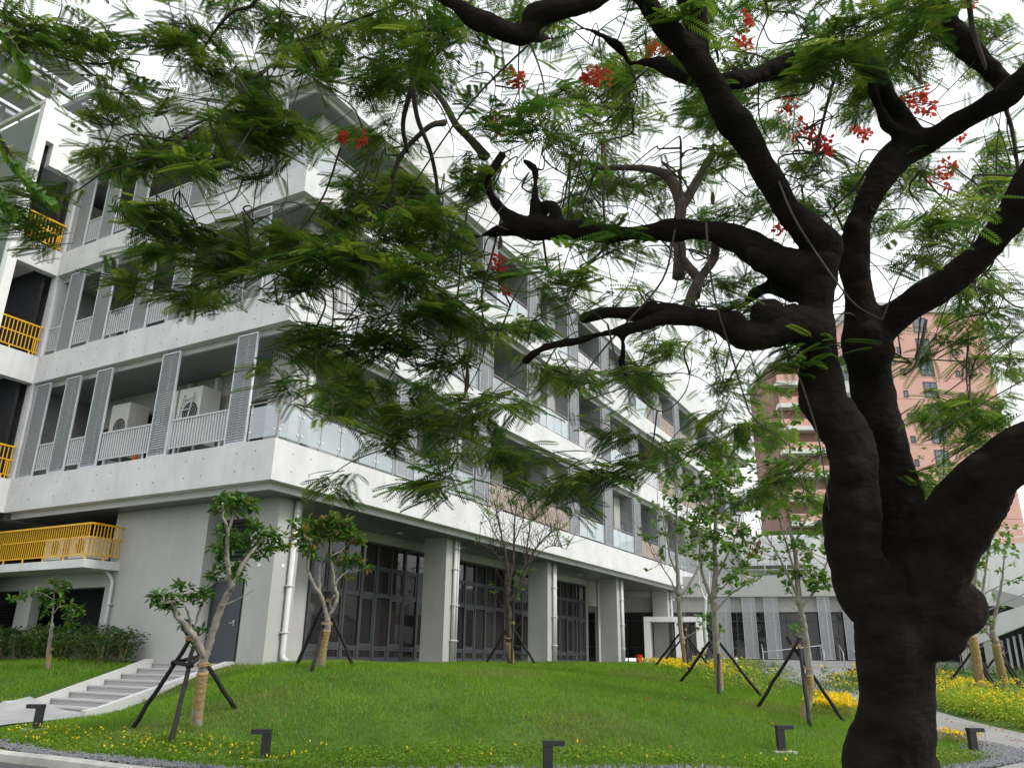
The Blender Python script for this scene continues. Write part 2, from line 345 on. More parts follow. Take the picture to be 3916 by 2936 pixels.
def ground_hit(vx, vy, dmax=60):
    """where the line of sight through (vx, vy) meets the terrain"""
    r = at(vx, vy, 1.0) - CAM
    t = np.linspace(8, dmax, 900); P = CAM + t[:, None] * r
    below = np.nonzero(P[:, 2] < H(P[:, 0], P[:, 1]))[0]
    return P[below[0]] if len(below) else P[-1]

def gridline(a, b, fine, lo, hi):
    core = np.arange(a, b + 1e-6, fine)
    k = np.cumsum(fine * 1.35 ** np.arange(1, 60)); k = k[k < 900]
    return np.concatenate([(a - k)[::-1], core, b + k])
gx, gy = gridline(-16, 40, 0.45, 0, 0), gridline(-26, 22, 0.45, 0, 0)
gx, gy = np.sort(np.r_[gx, -2.30, -2.22, 1.3, 1.38]), np.sort(np.r_[gy, 1.80, 1.87, 4.53, 4.60])
GX, GY = np.meshgrid(gx, gy, indexing='ij'); GZ = H(GX, GY)
GZ[(GX > -2.25) & (GX < 1.32) & (GY > 1.84) & (GY < 4.55)] = -1.55      # pit under the steps
V = np.stack([GX, GY, GZ], 2).reshape(-1, 3); nx, ny = GX.shape
ii, jj = np.meshgrid(np.arange(nx - 1), np.arange(ny - 1), indexing='ij'); a = (ii * ny + jj).ravel()
g = link('ground', np_mesh('ground', V, np.stack([a, a + ny, a + ny + 1, a + 1], 1), [M['soil']], smooth=True)); g['kind'] = 'structure'

def sheet(name, poly, dz, m, maxe=0.8, kind='structure'):
    bm = bmesh.new(); f = bm.faces.new([bm.verts.new((x, y, 0)) for x, y in poly])
    bmesh.ops.triangulate(bm, faces=[f])
    for _ in range(7):
        e = [e for e in bm.edges if e.calc_length() > maxe]
        if not e: break
        bmesh.ops.subdivide_edges(bm, edges=e, cuts=1, use_grid_fill=False)
        bmesh.ops.triangulate(bm, faces=[f for f in bm.faces if len(f.verts) > 3])
    P = np.array([v.co[:] for v in bm.verts]); z = H(P[:, 0], P[:, 1]) + dz
    for v, zz in zip(bm.verts, z): v.co.z = zz
    bmesh.ops.recalc_face_normals(bm, faces=bm.faces[:])
    me = bpy.data.meshes.new(name); bm.to_mesh(me); bm.free(); me.materials.append(m)
    for p in me.polygons: p.use_smooth = True
    o = link(name, me)
    if kind: o['kind'] = kind
    return o

def inside(poly, x, y):
    poly = np.asarray(poly); r = np.zeros(len(x), bool); j = len(poly) - 1
    for i in range(len(poly)):
        xi, yi = poly[i]; xj, yj = poly[j]
        c = ((yi > y) != (yj > y)) & (x < (xj - xi) * (y - yi) / (yj - yi + 1e-12) + xi); r ^= c; j = i
    return r
def sample_poly(poly, n):
    P = np.asarray(poly); lo, hi = P.min(0), P.max(0); xs = []; tot = 0
    while tot < n:
        q = lo + rng.random((n * 2, 2)) * (hi - lo); q = q[inside(poly, q[:, 0], q[:, 1])]; xs.append(q); tot += len(q)
    return np.concatenate(xs)[:n]

NEAR = [(-5.15, 1.2), (-5.35, -1.9), (-5.1, -4.2), (-4.35, -6.2), (-2.85, -8.6), (-0.7, -10.7), (0.6, -12.5), (2.4, -13.9), (4.0, -14.7), (4.9, -14.75), (6.0, -14.1)]
LAWN = NEAR + [(7.5, -13.3), (9.6, -12.3), (12, -11.1), (15, -9.5), (13.5, -7.2), (15, -4.5), (33, -1.5), (33, 0.75), (1.0, 0.75), (1.15, 1.72), (-2.65, 1.72), (-3.2, 1.7), (-4.3, 1.5)]
LAWN2 = [(-2.3, 4.65), (0.4, 4.65), (0.6, 20), (-7, 20), (-6, 9), (-4.4, 6.6), (-3.3, 4.6)]
PATHF = [(4.9, -15.05), (6.2, -14.35), (7.6, -13.55), (9.7, -12.55), (12, -11.4), (15, -9.8), (18, -8.2), (22, -6.3), (30.5, -5.0), (33.2, -4.2), (34.9, -12), (28, -9.3), (24, -9.6), (18.3, -10.9), (15, -12.1), (12.1, -13.4), (10.4, -14.2), (8.6, -15.3), (7.5, -22), (-12, -22), (-9, -9), (-5.0, -6.6), (-3.2, -9.1), (-0.95, -11.2), (0.35, -13.0), (2.2, -14.35), (3.9, -15.1)]
sheet('path', PATHF, 0.03, M['path'], 0.7)
sheet('plaza', [(22, -6.2), (20.5, -1.7), (24, 0.0), (32.6, 1.6), (33.3, -4.0), (30.5, -4.9)], 0.035, M['paving'], 0.8)
sheet('pavement', [(-2.15, 1.95), (-2.15, 4.6), (-3.4, 4.65), (-6.1, 6.6), (-6.1, 2.4), (-5.0, 1.6), (-3.2, 2.0)], 0.03, M['paving'], 0.5)
sheet('road', [(-6.15, 12), (-6.15, 1), (-6.2, -4), (-5.75, -6.2), (-5.2, -6.5), (-9.2, -9.2), (-14, -9), (-30, -6), (-30, 14)], 0.01, M['asphalt'], 0.9)
# kerb with a real step
kc = spline([(-6.05, 12), (-6.02, 5), (-6.0, 1), (-6.03, -2), (-5.95, -4.5), (-5.2, -6.2), (-3.5, -8.6)], 12)
mb = MB(); t = np.gradient(kc, axis=0); t /= np.linalg.norm(t, axis=1)[:, None]; nr = np.stack([-t[:, 1], t[:, 0]], 1)
hz = H(kc[:, 0], kc[:, 1])
for i in range(len(kc) - 1):
    def ring(k):
        c, n = kc[k], nr[k]; z = hz[k]
        return [(*(c - n * 0.11), z - 0.1), (*(c - n * 0.10), z + 0.10), (*(c - n * 0.07), z + 0.125), (*(c + n * 0.08), z + 0.125), (*(c + n * 0.10), z - 0.1)]
    a, b = ring(i), ring(i + 1)
    for k in range(4): mb.quad(a[k], a[k + 1], b[k + 1], b[k])
    if i % 9 == 0:
        mb.quad(*[(*(np.array(p[:2])), p[2]) for p in (a[1], a[2], a[3], a[4])])
tag(mb.build('kerb', M['kerb']), kind='structure')

# lawn blades
def blades(name, poly, n, hmin, hmax, mats, wts, wid=0.012, lab=None, cat='grass', seedfn=None):
    q = sample_poly(poly, n); z = H(q[:, 0], q[:, 1])
    ang = rng.random(n) * 2 * math.pi; hh = hmin + (hmax - hmin) * rng.random(n) ** 1.5
    pat = 0.55 + 0.45 * np.sin(q[:, 0] * 1.9 + 1.3 * np.sin(q[:, 1] * 1.4)) * np.sin(q[:, 1] * 2.3 + np.cos(q[:, 0]))
    hh *= 0.7 + 0.6 * pat
    lean = rng.normal(0, 0.45, (n, 2)) * hh[:, None]
    dx, dy = np.cos(ang) * wid, np.sin(ang) * wid
    b1 = np.stack([q[:, 0] - dx, q[:, 1] - dy, z - 0.01], 1); b2 = np.stack([q[:, 0] + dx, q[:, 1] + dy, z - 0.01], 1)
    tp = np.stack([q[:, 0] + lean[:, 0], q[:, 1] + lean[:, 1], z + hh], 1)
    V = np.stack([b1, b2, tp], 1).reshape(-1, 3); F = np.arange(3 * n).reshape(-1, 3)
    dry = (np.sin(q[:, 0] * 0.9 + 2 * np.sin(q[:, 1] * 0.5)) + np.sin(q[:, 1] * 1.3 + q[:, 0] * 0.4)) * 0.5
    p = wts + 0.9 * np.clip(dry - 0.30, 0, 1) * (rng.random(n) < 0.8)
    mi = (rng.random(n) < p).astype(int)
    o = link(name, np_mesh(name, V, F, mats, mi)); return tag(o, lab, cat, kind='stuff')
blades('lawn_grass', LAWN, 230000, 0.035, 0.10, [M['grassA'], M['grassB']], 0.10, 0.010, 'bright green mown lawn on the mound before the school')
blades('bank_grass', LAWN2, 60000, 0.05, 0.13, [M['grassA'], M['grassB']], 0.03, 0.010, 'long green grass on the bank left of the steps')

# gravel strip
gp = spline([(p[0], p[1]) for p in NEAR], 14)
pts = []
for i in range(9000):
    k = rng.integers(0, len(gp)); c = gp[k] + rng.normal(0, 0.06, 2)
    nv = np.array([-0.75, -0.66]) if gp[k][1] > -13.8 else np.array([0.1, -1.0])
    if gp[k][1] < -13.4 and gp[k][0] > 4.6: nv = np.array([0.5, -0.85])
    pts.append(c + nv * (0.02 + 0.36 * rng.random()))
tip = np.array([4.55, -14.6]) + rng.normal(0, 1, (1200, 2)) * np.array([0.45, 0.22]); pts = np.concatenate([np.array(pts), tip])
pv = np.array([(1, 0, 0), (-0.6, 0.8, 0), (-0.5, -0.8, 0.1), (0.1, 0.05, 0.75), (0, 0, -0.6)]); pf = np.array([(0, 1, 3), (1, 2, 3), (2, 0, 3), (1, 0, 4), (2, 1, 4), (0, 2, 4)])
n = len(pts); A = rng.normal(size=(n, 3)); rt = rots(A, rng.normal(size=(n, 3)))
V, F = scatter(pv, pf, np.stack([pts[:, 0], pts[:, 1], H(pts[:, 0], pts[:, 1]) + 0.035], 1), rt, 0.014 + 0.022 * rng.random(n))
tag(link('gravel', np_mesh('gravel', V, F, [M['stone']])), 'grey gravel strip along the lawn edge', 'gravel', kind='stuff')

# ------------------------------------------------------------------ leaf prototypes
def proto_blade(wd=0.36, fold=0.10, droop=0.12):
    V = np.array([(0, 0, 0), (0.3, wd / 2, fold * 0.8), (0.7, wd * 0.42, fold * 0.4 - droop * 0.6), (1, 0, -droop * 1.4), (0.7, -wd * 0.42, fold * 0.4 - droop * 0.6), (0.3, -wd / 2, fold * 0.8), (0.3, 0, 0.02), (0.7, 0, -droop * 0.6)])
    F = np.array([(0, 6, 1, 1), (6, 7, 2, 1), (7, 3, 2, 2), (0, 5, 6, 6), (5, 4, 7, 6), (4, 3, 7, 7)])
    V = np.array([(0, 0, 0), (0.35, wd / 2, fold), (1, 0, -droop), (0.35, -wd / 2, fold), (0.7, wd * 0.36, fold * 0.5 - droop * 0.5), (0.7, -wd * 0.36, fold * 0.5 - droop * 0.5)])
    F = np.array([(0, 2, 4, 1), (0, 3, 5, 2)])
    return V, F
def leaves(pos, direc, scl, upn=None, proto=None):
    n = len(pos)
    up = upn if upn is not None else np.array([0, 0, 1.0]) + rng.normal(0, 0.35, (n, 3))
    pv, pf = proto or proto_blade(); return scatter(pv, pf, np.asarray(pos), rots(np.asarray(direc), up), np.asarray(scl))

# yellow-dotted ground cover along the lawn's near edge
COVER = [(-5.1, 1.0), (-5.25, -1.9), (-5.0, -4.1), (-4.2, -6.1), (-2.7, -8.5), (-0.55, -10.55), (0.8, -12.3), (2.5, -13.75), (4.1, -14.45), (4.5, -13.9), (2.2, -12.4), (0.6, -10.9), (-1.4, -8.6), (-3.0, -6.2), (-3.9, -4.0), (-4.2, -1.8), (-4.3, 0.9)]
q = sample_poly(COVER, 15000); keep = rng.random(len(q)) < 0.55 + 0.45 * np.sin(q[:, 0] * 3.1) * np.sin(q[:, 1] * 2.7); q = q[keep]; n = len(q)
P = np.stack([q[:, 0], q[:, 1], H(q[:, 0], q[:, 1]) + 0.02 + 0.05 * rng.random(n)], 1)
D = np.stack([rng.normal(size=n), rng.normal(size=n), 0.35 * rng.random(n)], 1)
V1, F1 = leaves(P, D, 0.035 + 0.03 * rng.random(n), proto=proto_blade(0.6))
nf = 420; q = sample_poly(COVER, nf); q = q[(q[:, 1] > -5.5) | (rng.random(nf) < 0.12)]
P = np.stack([q[:, 0], q[:, 1], H(q[:, 0], q[:, 1]) + 0.10 + 0.03 * rng.random(len(q))], 1)
V2, F2 = leaves(np.repeat(P, 3, 0), rng.normal(size=(3 * len(q), 3)), np.full(3 * len(q), 0.03), proto=proto_blade(0.9))
tag(link('ground_cover', np_mesh('ground_cover', np.concatenate([V1, V2]), np.concatenate([F1, F2 + len(V1)]), [M['cover'], M['yellowflower']], np.r_[np.zeros(len(F1)), np.ones(len(F2))])),
    'creeping ground cover with small yellow flowers along the lawn edge', 'ground cover', kind='stuff')

# fallen leaves and petals
q = np.concatenate([sample_poly(LAWN[:16] + [(2, -3), (-3, 0)], 60), sample_poly([(3, -15.4), (7.5, -14.4), (12, -12.5), (8, -16), (4, -17)], 50)])
P = np.stack([q[:, 0], q[:, 1], H(q[:, 0], q[:, 1]) + 0.05], 1); n = len(P)
V1, F1 = leaves(P, np.stack([rng.normal(size=n), rng.normal(size=n), np.zeros(n)], 1), 0.05 + 0.05 * rng.random(n), proto=proto_blade(0.6))
tag(link('fallen_leaves', np_mesh('fallen_leaves', V1, F1, [M['rusty'], M['petal']], (rng.random(len(F1)) < 0.4).astype(int))), 'scattered brown leaves and red petals on lawn and path', 'fallen leaves', kind='stuff')
# ------------------------------------------------------------------ school building (corner of its bands at x = 0, y = 0)
bld = empty('school_building', (0, 0, 0), 'long grey concrete school block with bright floor bands, galleries and louver screens', 'building')
ZB = [4.32, 8.60, 12.55, 16.38]; ZT = [5.38, 9.54, 13.45, 18.35]; LX = [36.2, 54.8, 54.8, 54.8]; YL = 11.4
def holes(mb, x0, x1, axis, z0, z1, step=1.15):
    mb.cur = 1; u = x0 + 0.55; k = 0
    while u < x1 - 0.2:
        for z in (z0 + (z1 - z0) * 0.3, z0 + (z1 - z0) * 0.74):
            c = (u, -0.003, z) if axis == 'x' else (-0.003, u, z)
            mb.disc(c, (0, -1, 0) if axis == 'x' else (-1, 0, 0), 0.021, 8)
        k += 1; u += 0.66 if k % 2 else 1.25
    mb.cur = 0
for k in range(4):
    m = MB(); zb, zt, L = ZB[k], ZT[k], LX[k]
    # L-shaped band, mitred at the corner
    for (px, py, qx, qy) in ((0, YL, 0, 0),):
        m.quad((0, YL, zb), (0, 0, zb), (0, 0, zt), (0, YL, zt)); m.quad((0.25, 0.25, zb), (0.25, YL, zb), (0.25, YL, zt), (0.25, 0.25, zt))
        m.quad((0, YL, zt), (0, 0, zt), (0.25, 0.25, zt), (0.25, YL, zt)); m.quad((0, 0, zb), (0, YL, zb), (0.25, YL, zb), (0.25, 0.25, zb))
        m.quad((0, 0, zb), (L, 0, zb), (L, 0, zt), (0, 0, zt)); m.quad((L, 0.25, zb), (0.25, 0.25, zb), (0.25, 0.25, zt), (L, 0.25, zt))
        m.quad((0, 0, zt), (L, 0, zt), (L, 0.25, zt), (0.25, 0.25, zt)); m.quad((L, 0, zb), (0, 0, zb), (0.25, 0.25, zb), (L, 0.25, zb))
        m.quad((L, 0, zb), (L, 0.25, zb), (L, 0.25, zt), (L, 0, zt))
    if k < 3: holes(m, 0.1, YL, 'y', zb, zt)
    holes(m, 0.1, min(L, 30), 'x', zb, min(zt, zb + 1.05))
    m.build('floor_band', [M['concrete'], M['hole']], bld)
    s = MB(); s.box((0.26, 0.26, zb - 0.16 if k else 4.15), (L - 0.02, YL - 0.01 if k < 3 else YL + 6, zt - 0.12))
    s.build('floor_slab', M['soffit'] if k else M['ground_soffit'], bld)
    e = MB(); zz = zb - 0.17 if k else 4.14                      # light drop beam that rims the soffit
    e.quad((0.25, YL, zz), (0.25, 0.25, zz), (0.25, 0.25, zb + 0.02), (0.25, YL, zb + 0.02)); e.quad((0.25, 0.25, zz), (L, 0.25, zz), (L, 0.25, zb + 0.02), (0.25, 0.25, zb + 0.02))
    e.quad((0.25, 0.25, zz), (0.25, YL, zz), (0.33, YL, zz), (0.33, 0.33, zz)); e.quad((L, 0.25, zz), (0.25, 0.25, zz), (0.33, 0.33, zz), (L, 0.33, zz))
    e.build('drop_beam', M['trim'], bld)
    if k < 3:
        wz0, wz1 = zt - 0.13, ZB[k + 1] - 0.1
        m = MB(); m.box((2.1, 2.1, wz0), (L - 0.05 if k else 36, 2.35, wz1)); m.box((2.1, 2.36, wz0), (2.35, YL, wz1))
        m.build('gallery_wall', M['wall'], bld)
# columns with pipes
cx_ = [1.18, 9.1, 16.87, 24.7, 32.7, 40.5, 48.3]
for i, x in enumerate(cx_):
    m = MB()
    m.box((x, 0.8, -0.35 if i < 5 else 5.0), (x + 0.84, 1.72, 4.16)) if i < 5 else None
    for k in range(3):
        if i < 5 or k > 0: m.box((x, 0.8, ZT[k] - 0.13), (x + 0.84, 1.72, ZB[k + 1] - 0.15))
    m.build('column', M['wall'], bld)
    for j, px in enumerate([x + 0.55] if i == 0 else [x + 0.45, x + 0.66]):
        if i > 4: continue
        p = MB(); r = 0.075 if i == 0 else (0.065, 0.045)[j]
        zb0 = 0.16 if i == 0 else 0.03
        pts = [(px, 0.8 - r - 0.02, 4.14), (px, 0.8 - r - 0.02, zb0 + 0.1)]
        if i == 0: pts += [(px, 0.75 - r, zb0), (px + 0.02, 0.62 - r, zb0 - 0.10)]
        p.tube(pts, r, 12)
        p.tube([(px, 0.8 - r - 0.02, 3.9), (px, 0.8 - r - 0.02, 3.78)], r + 0.012, 12)
        for z in (0.75, 1.9, 3.1): p.box((px - r - 0.035, 0.8 - 2 * r - 0.03, z), (px + r + 0.035, 0.80, z + 0.035))
        p.build('drainpipe', M['pvc'], bld, True)
        if j == 0 and i < 2:
            p = MB(); p.tube([(px, 0.8 - r - 0.02, 8.4), (px, 0.8 - r - 0.02, 5.3)], r, 12); p.build('drainpipe', M['pvc'], bld, True)
m = MB(); m.box((1.15, 0.76, -0.4), (2.06, 0.80, 0.0)); m.build('column_plinth', M['concrete'], bld)
for c, ax in (((1.174, 1.30, 2.42), 0), ((1.52, 0.795, 2.42), 1)):
    m = MB(); d = (0.004, 0.05, 0.04) if ax == 0 else (0.05, 0.004, 0.04)
    m.box(np.array(c) - d, np.array(c) + d); m.build('number_plate', M['white'], bld)
# ground floor: walls at the end
m = MB(); m.box((0.95, 3.16, -0.5), (1.25, 7.1, 4.16)); m.box((1.25, 3.16, -0.5), (1.65, 3.36, 4.16)); m.box((1.42, 1.72, -0.3), (1.65, 3.16, 4.16)); m.box((1.65, 2.6, -0.3), (4.42, 2.85, 4.16))
m.build('ground_wall', M['wall'], bld)
m = MB(); m.box((0.95, 7.1, 2.02), (1.25, 24, 2.45)); m.box((0.95, 10.55, 0.3), (1.25, 11.3, 2.02)); m.box((0.95, 7.1, -0.6), (1.25, 24, 0.3))
m.box((0.78, 6.9, -0.6), (0.948, 24, 0.36)); m.build('plinth_wall', M['wall'], bld)
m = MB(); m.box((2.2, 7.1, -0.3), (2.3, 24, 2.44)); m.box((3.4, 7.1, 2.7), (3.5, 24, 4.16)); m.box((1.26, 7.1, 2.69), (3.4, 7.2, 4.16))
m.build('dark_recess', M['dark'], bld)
m = MB()
for i in range(14): m.obox((2.0, 15.0, 0.5 + i * 0.1), (0.05, 0, 0.03), (0, 3.6, 0), (0, 0, 0.006))
m.build('vent_louver', M['ventdark'], bld)
# steel door with frame, vent above, notice
m = MB(); m.box((1.385, 2.08, 0.04), (1.418, 3.06, 2.03)); d = m.build('door', M['door'], bld)
m = MB(); m.box((1.36, 2.0, 0.0), (1.419, 2.08, 2.11)); m.box((1.36, 3.06, 0.0), (1.419, 3.14, 2.11)); m.box((1.36, 2.08, 2.03), (1.419, 3.06, 2.11)); m.build('door_frame', M['frame'], d)
m = MB(); m.tube([(1.385, 2.2, 1.0), (1.34, 2.2, 1.0), (1.33, 2.3, 1.0)], 0.012, 8); m.box((1.375, 2.17, 0.93), (1.384, 2.23, 1.07)); m.build('handle', M['steel'], d, True)
def vent(x0, x1, z0, z1, y, axis):
    m = MB(); n = int((z1 - z0) / 0.11)
    for i in range(n):
        z = z0 + (i + 0.5) * (z1 - z0) / n
        if axis == 'x': m.obox(((x0 + x1) / 2, y - 0.03, z), ((x1 - x0) / 2, 0, 0), (0, 0.035, 0.03), (0, 0, 0.006))
        else: m.obox((y - 0.03, (x0 + x1) / 2, z), (0, (x1 - x0) / 2, 0), (0.035, 0, 0.03), (0, 0, 0.006))
    m.cur = 1
    if axis == 'x': m.box((x0, y - 0.003, z0), (x1, y - 0.001, z1))
    else: m.box((y - 0.003, x0, z0), (y - 0.001, x1, z1))
    return m.build('vent_louver', [M['ventdark'], M['dark']], bld)
vent(1.95, 3.12, 2.6, 3.72, 1.42, 'y'); vent(2.55, 3.55, 2.55, 3.55, 2.6, 'x')
m = MB(); m.box((1.32, 3.152, 1.52), (1.40, 3.158, 1.80)) if False else m.box((1.02, 3.153, 1.55), (1.24, 3.158, 1.83)); nt_ = m.build('notice_sheet', M['white'], bld)
m = MB()
for i in range(5):
    x = 1.045 + i * 0.037
    m.box((x, 3.150, 1.775), (x + 0.026, 3.1525, 1.781)); m.box((x, 3.150, 1.757), (x + 0.026, 3.1525, 1.762)); m.box((x + 0.010, 3.1495, 1.752), (x + 0.015, 3.1525, 1.786))
for i in range(7): m.box((1.05 + i * 0.024, 3.150, 1.735), (1.066 + i * 0.024, 3.1525, 1.741))
m.build('notice_lettering', M['dark'], nt_)
m = MB(); m.ball((1.10, 3.150, 1.65), (0.016, 0.002, 0.02)); m.box((1.19, 3.150, 1.56), (1.235, 3.1525, 1.63)); m.build('notice_picture', M['orange'], nt_)
# ground floor glazing
def curtain(x0, x1, y, ncol, rows, z0, z1, opens=(0.0,)):
    f = MB(); gl = MB(); wdt = (x1 - x0) / ncol; rows = [z0] + rows + [z1]
    for i in range(ncol + 1):
        x = x0 + i * wdt; t = 0.045 if i % 2 == 0 else 0.03
        f.box((x - t, y - 0.07, z0), (x + t, y + 0.05, z1))
    for z in rows:
        for i in range(ncol):
            xa, xb_ = x0 + i * wdt + (0.045 if i % 2 == 0 else 0.03), x0 + (i + 1) * wdt - (0.03 if i % 2 == 0 else 0.045)
            f.box((xa, y - 0.06, z - 0.035), (xb_, y + 0.045, z + 0.035))
    rnd = random.Random(int(x0 * 10))
    for r in range(len(rows) - 1):
        za, zc = rows[r] + 0.035, rows[r + 1] - 0.035
        for i in range(ncol):
            xa, xb_ = x0 + i * wdt + 0.045, x0 + (i + 1) * wdt - 0.045
            if r == 0 or r == 2 or (r == 1 and i % 2 == 1):          # opening sashes have their own frame
                t = 0.075
                f.box((xa, y - 0.045, za), (xa + t, y + 0.02, zc)); f.box((xb_ - t, y - 0.045, za), (xb_, y + 0.02, zc))
                f.box((xa + t, y - 0.045, za), (xb_ - t, y + 0.02, za + t)); f.box((xa + t, y - 0.045, zc - t), (xb_ - t, y + 0.02, zc))
            tl = rnd.uniform(-0.004, 0.004)
            gl.quad((xa, y - 0.012 - tl, za), (xb_, y - 0.012 + tl, za), (xb_, y - 0.012 + tl, zc), (xa, y - 0.012 - tl, zc))
    o = f.build('curtain_wall', M['frame'], bld); gl.build('glazing', M['pane'], o)
    c = MB(); c.box((x0 - 0.05, y - 0.12, z1 + 0.036), (x1 + 0.05, y + 0.2, 4.145)); c.build('ceiling_beam', M['wall'], bld)
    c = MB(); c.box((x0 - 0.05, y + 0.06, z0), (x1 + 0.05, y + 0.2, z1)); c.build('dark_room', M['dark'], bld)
for (a, b, n) in ((4.47, 12.3, 10), (12.35, 20.2, 10), (20.25, 24.7, 6)):
    curtain(a, b, 2.6, n, [0.52, 2.12, 3.05], 0.1, 3.82)
m = MB(); m.box((24.75, 2.5, 0), (24.95, 5, 4.15)); m.box((26.3, 2.5, 0), (27.0, 2.7, 4.15)); m.box((24.95, 2.6, 2.9), (26.3, 2.8, 4.15)); m.build('entrance_wall', M['wall'], bld)
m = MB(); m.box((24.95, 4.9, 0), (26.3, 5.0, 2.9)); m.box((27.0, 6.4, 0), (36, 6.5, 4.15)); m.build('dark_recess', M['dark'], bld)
m = MB(); m.box((1.70, 0.9, -0.3), (36.0, 2.58, 0.045)); m.box((1.0, 1.93, -0.6), (1.41, 3.15, 0.002)); m.box((1.42, 2.86, -0.3), (36, 6.4, 0.043)); m.build('ground_floor_slab', M['kerb'], bld)
for x, y in ((4.5, 1.7), (7.6, 1.7), (11.5, 1.7), (14.5, 1.7), (18.8, 1.7), (22.2, 1.7), (27.5, 2.5), (30, 2.5), (28.6, 4.2), (31.5, 4.2)):
    m = MB(); m.disc((x, y, 4.146), (0, 0, -1), 0.10, 16); m.tube([(x, y, 4.15), (x, y, 4.13)], 0.115, 16, False); m.build('downlight', M['lamp'], bld)

# louver screens on the end galleries (one mesh, shared)
def louver_mesh(h, wd=0.76):
    m = MB(); t = 0.03
    m.box((-0.03, 0, 0), (0.03, t, h)); m.box((-0.03, wd - t, 0), (0.03, wd, h)); m.box((-0.03, t, 0), (0.03, wd - t, 0.035)); m.box((-0.03, t, h - 0.035), (0.03, wd - t, h))
    m.box((0.015, wd / 2 - 0.015, 0.035), (0.028, wd / 2 + 0.015, h - 0.035))
    n = int(h / 0.072)
    for i in range(n):
        z = 0.06 + (i + 0.3) * (h - 0.1) / n
        m.obox((0, wd / 2, z), (0.026, 0, -0.016), (0, wd / 2 - t - 0.002, 0), (0.002, 0, 0.0032))
    return m.mesh('louver_screen', M['louver'])
lou = [louver_mesh(ZB[1] - ZT[0] - 0.12), louver_mesh(ZB[2] - ZT[1] - 0.12), louver_mesh(ZB[3] - ZT[2] - 0.12)]
LY = [[10.46, 8.87, 7.31, 4.26, 1.17], [9.90, 8.18, 6.17, 4.4, 1.28], [10.38, 8.83, 7.25, 4.31, 1.2]]
def copy_to(o, loc, parent):
    c = o.copy(); COL.objects.link(c); c.parent = parent; c.location = loc; return c
m = MB(); m.box((0.3, YL + 0.45, 4.16), (10, 26, 16)); m.build('rear_wing', M['wall'], bld)
for k in range(3):
    for y in LY[k]:
        o = link('louver_screen', lou[k], bld, True); o.location = (0.09, y, ZT[k] + 0.03)
# slatted rails between them
def slat_rail(y0, y1, z):
    m = MB(); m.box((0.10, y0, z + 1.00), (0.17, y1, z + 1.05)); m.box((0.115, y0, z + 0.20), (0.155, y1, z + 0.235))
    n = max(2, int((y1 - y0) / 0.105))
    for i in range(n):
        y = y0 + (i + 0.5) * (y1 - y0) / n; m.box((0.118, y - 0.027, z + 0.236), (0.150, y + 0.027, z + 0.999))
    for y in ([y0 + 0.25, y1 - 0.25] if y1 - y0 > 1.2 else [y0 + 0.12]): m.box((0.12, y - 0.02, z), (0.16, y + 0.02, z + 0.199))
    m.build('slatted_rail', M['railgrey'], bld)
for k in range(3):
    ys = LY[k]; ends = [YL - 0.12] + ys
    for i in range(5):
        hi_, lo_ = (ends[i] - 0.02 if i else YL - 0.05), ys[i] + 0.78
        if hi_ - lo_ > 0.12: slat_rail(lo_, hi_, ZT[k])
    m = MB(); m.box((0.0, YL - 0.04, ZT[k]), (0.5, YL + 0.3, ZB[k + 1])); m.build('corner_pier', M['concrete'], bld)
# gallery doors and windows on the end wall
for (k, y, wdt, h, mm) in ((0, 9.9, 0.95, 2.1, 'door'), (0, 7.2, 1.6, 2.3, 'dark'), (0, 2.6, 0.7, 2.1, 'dark'), (1, 9.6, 0.95, 2.1, 'door'), (1, 8.2, 0.7, 2.1, 'door'), (1, 6.9, 0.9, 2.1, 'dark'), (1, 3.5, 1.6, 1.5, 'dark'), (2, 9.6, 0.95, 2.1, 'door'), (2, 6.2, 1.6, 2.0, 'dark')):
    z = ZT[k] - 0.12; m = MB(); m.box((2.07, y, z), (2.098, y + wdt, z + h)); d = m.build('gallery_door', M[mm], bld)
    m = MB(); m.box((2.05, y - 0.05, z), (2.097, y - 0.001, z + h + 0.05)); m.box((2.05, y + wdt + 0.001, z), (2.097, y + wdt + 0.05, z + h + 0.05)); m.box((2.05, y, z + h + 0.001), (2.097, y + wdt, z + h + 0.05)); m.build('door_frame', M['frame'], d)
m = MB(); m.box((2.0, 3.4, 5.3), (2.09, 3.5, 8.3)); m.box((1.9, 4.75, 5.3), (2.09, 4.9, 8.35)); m.box((1.9, 6.0, 7.6), (2.09, 6.12, 8.35)); m.build('wall_duct', M['pvc'], bld)

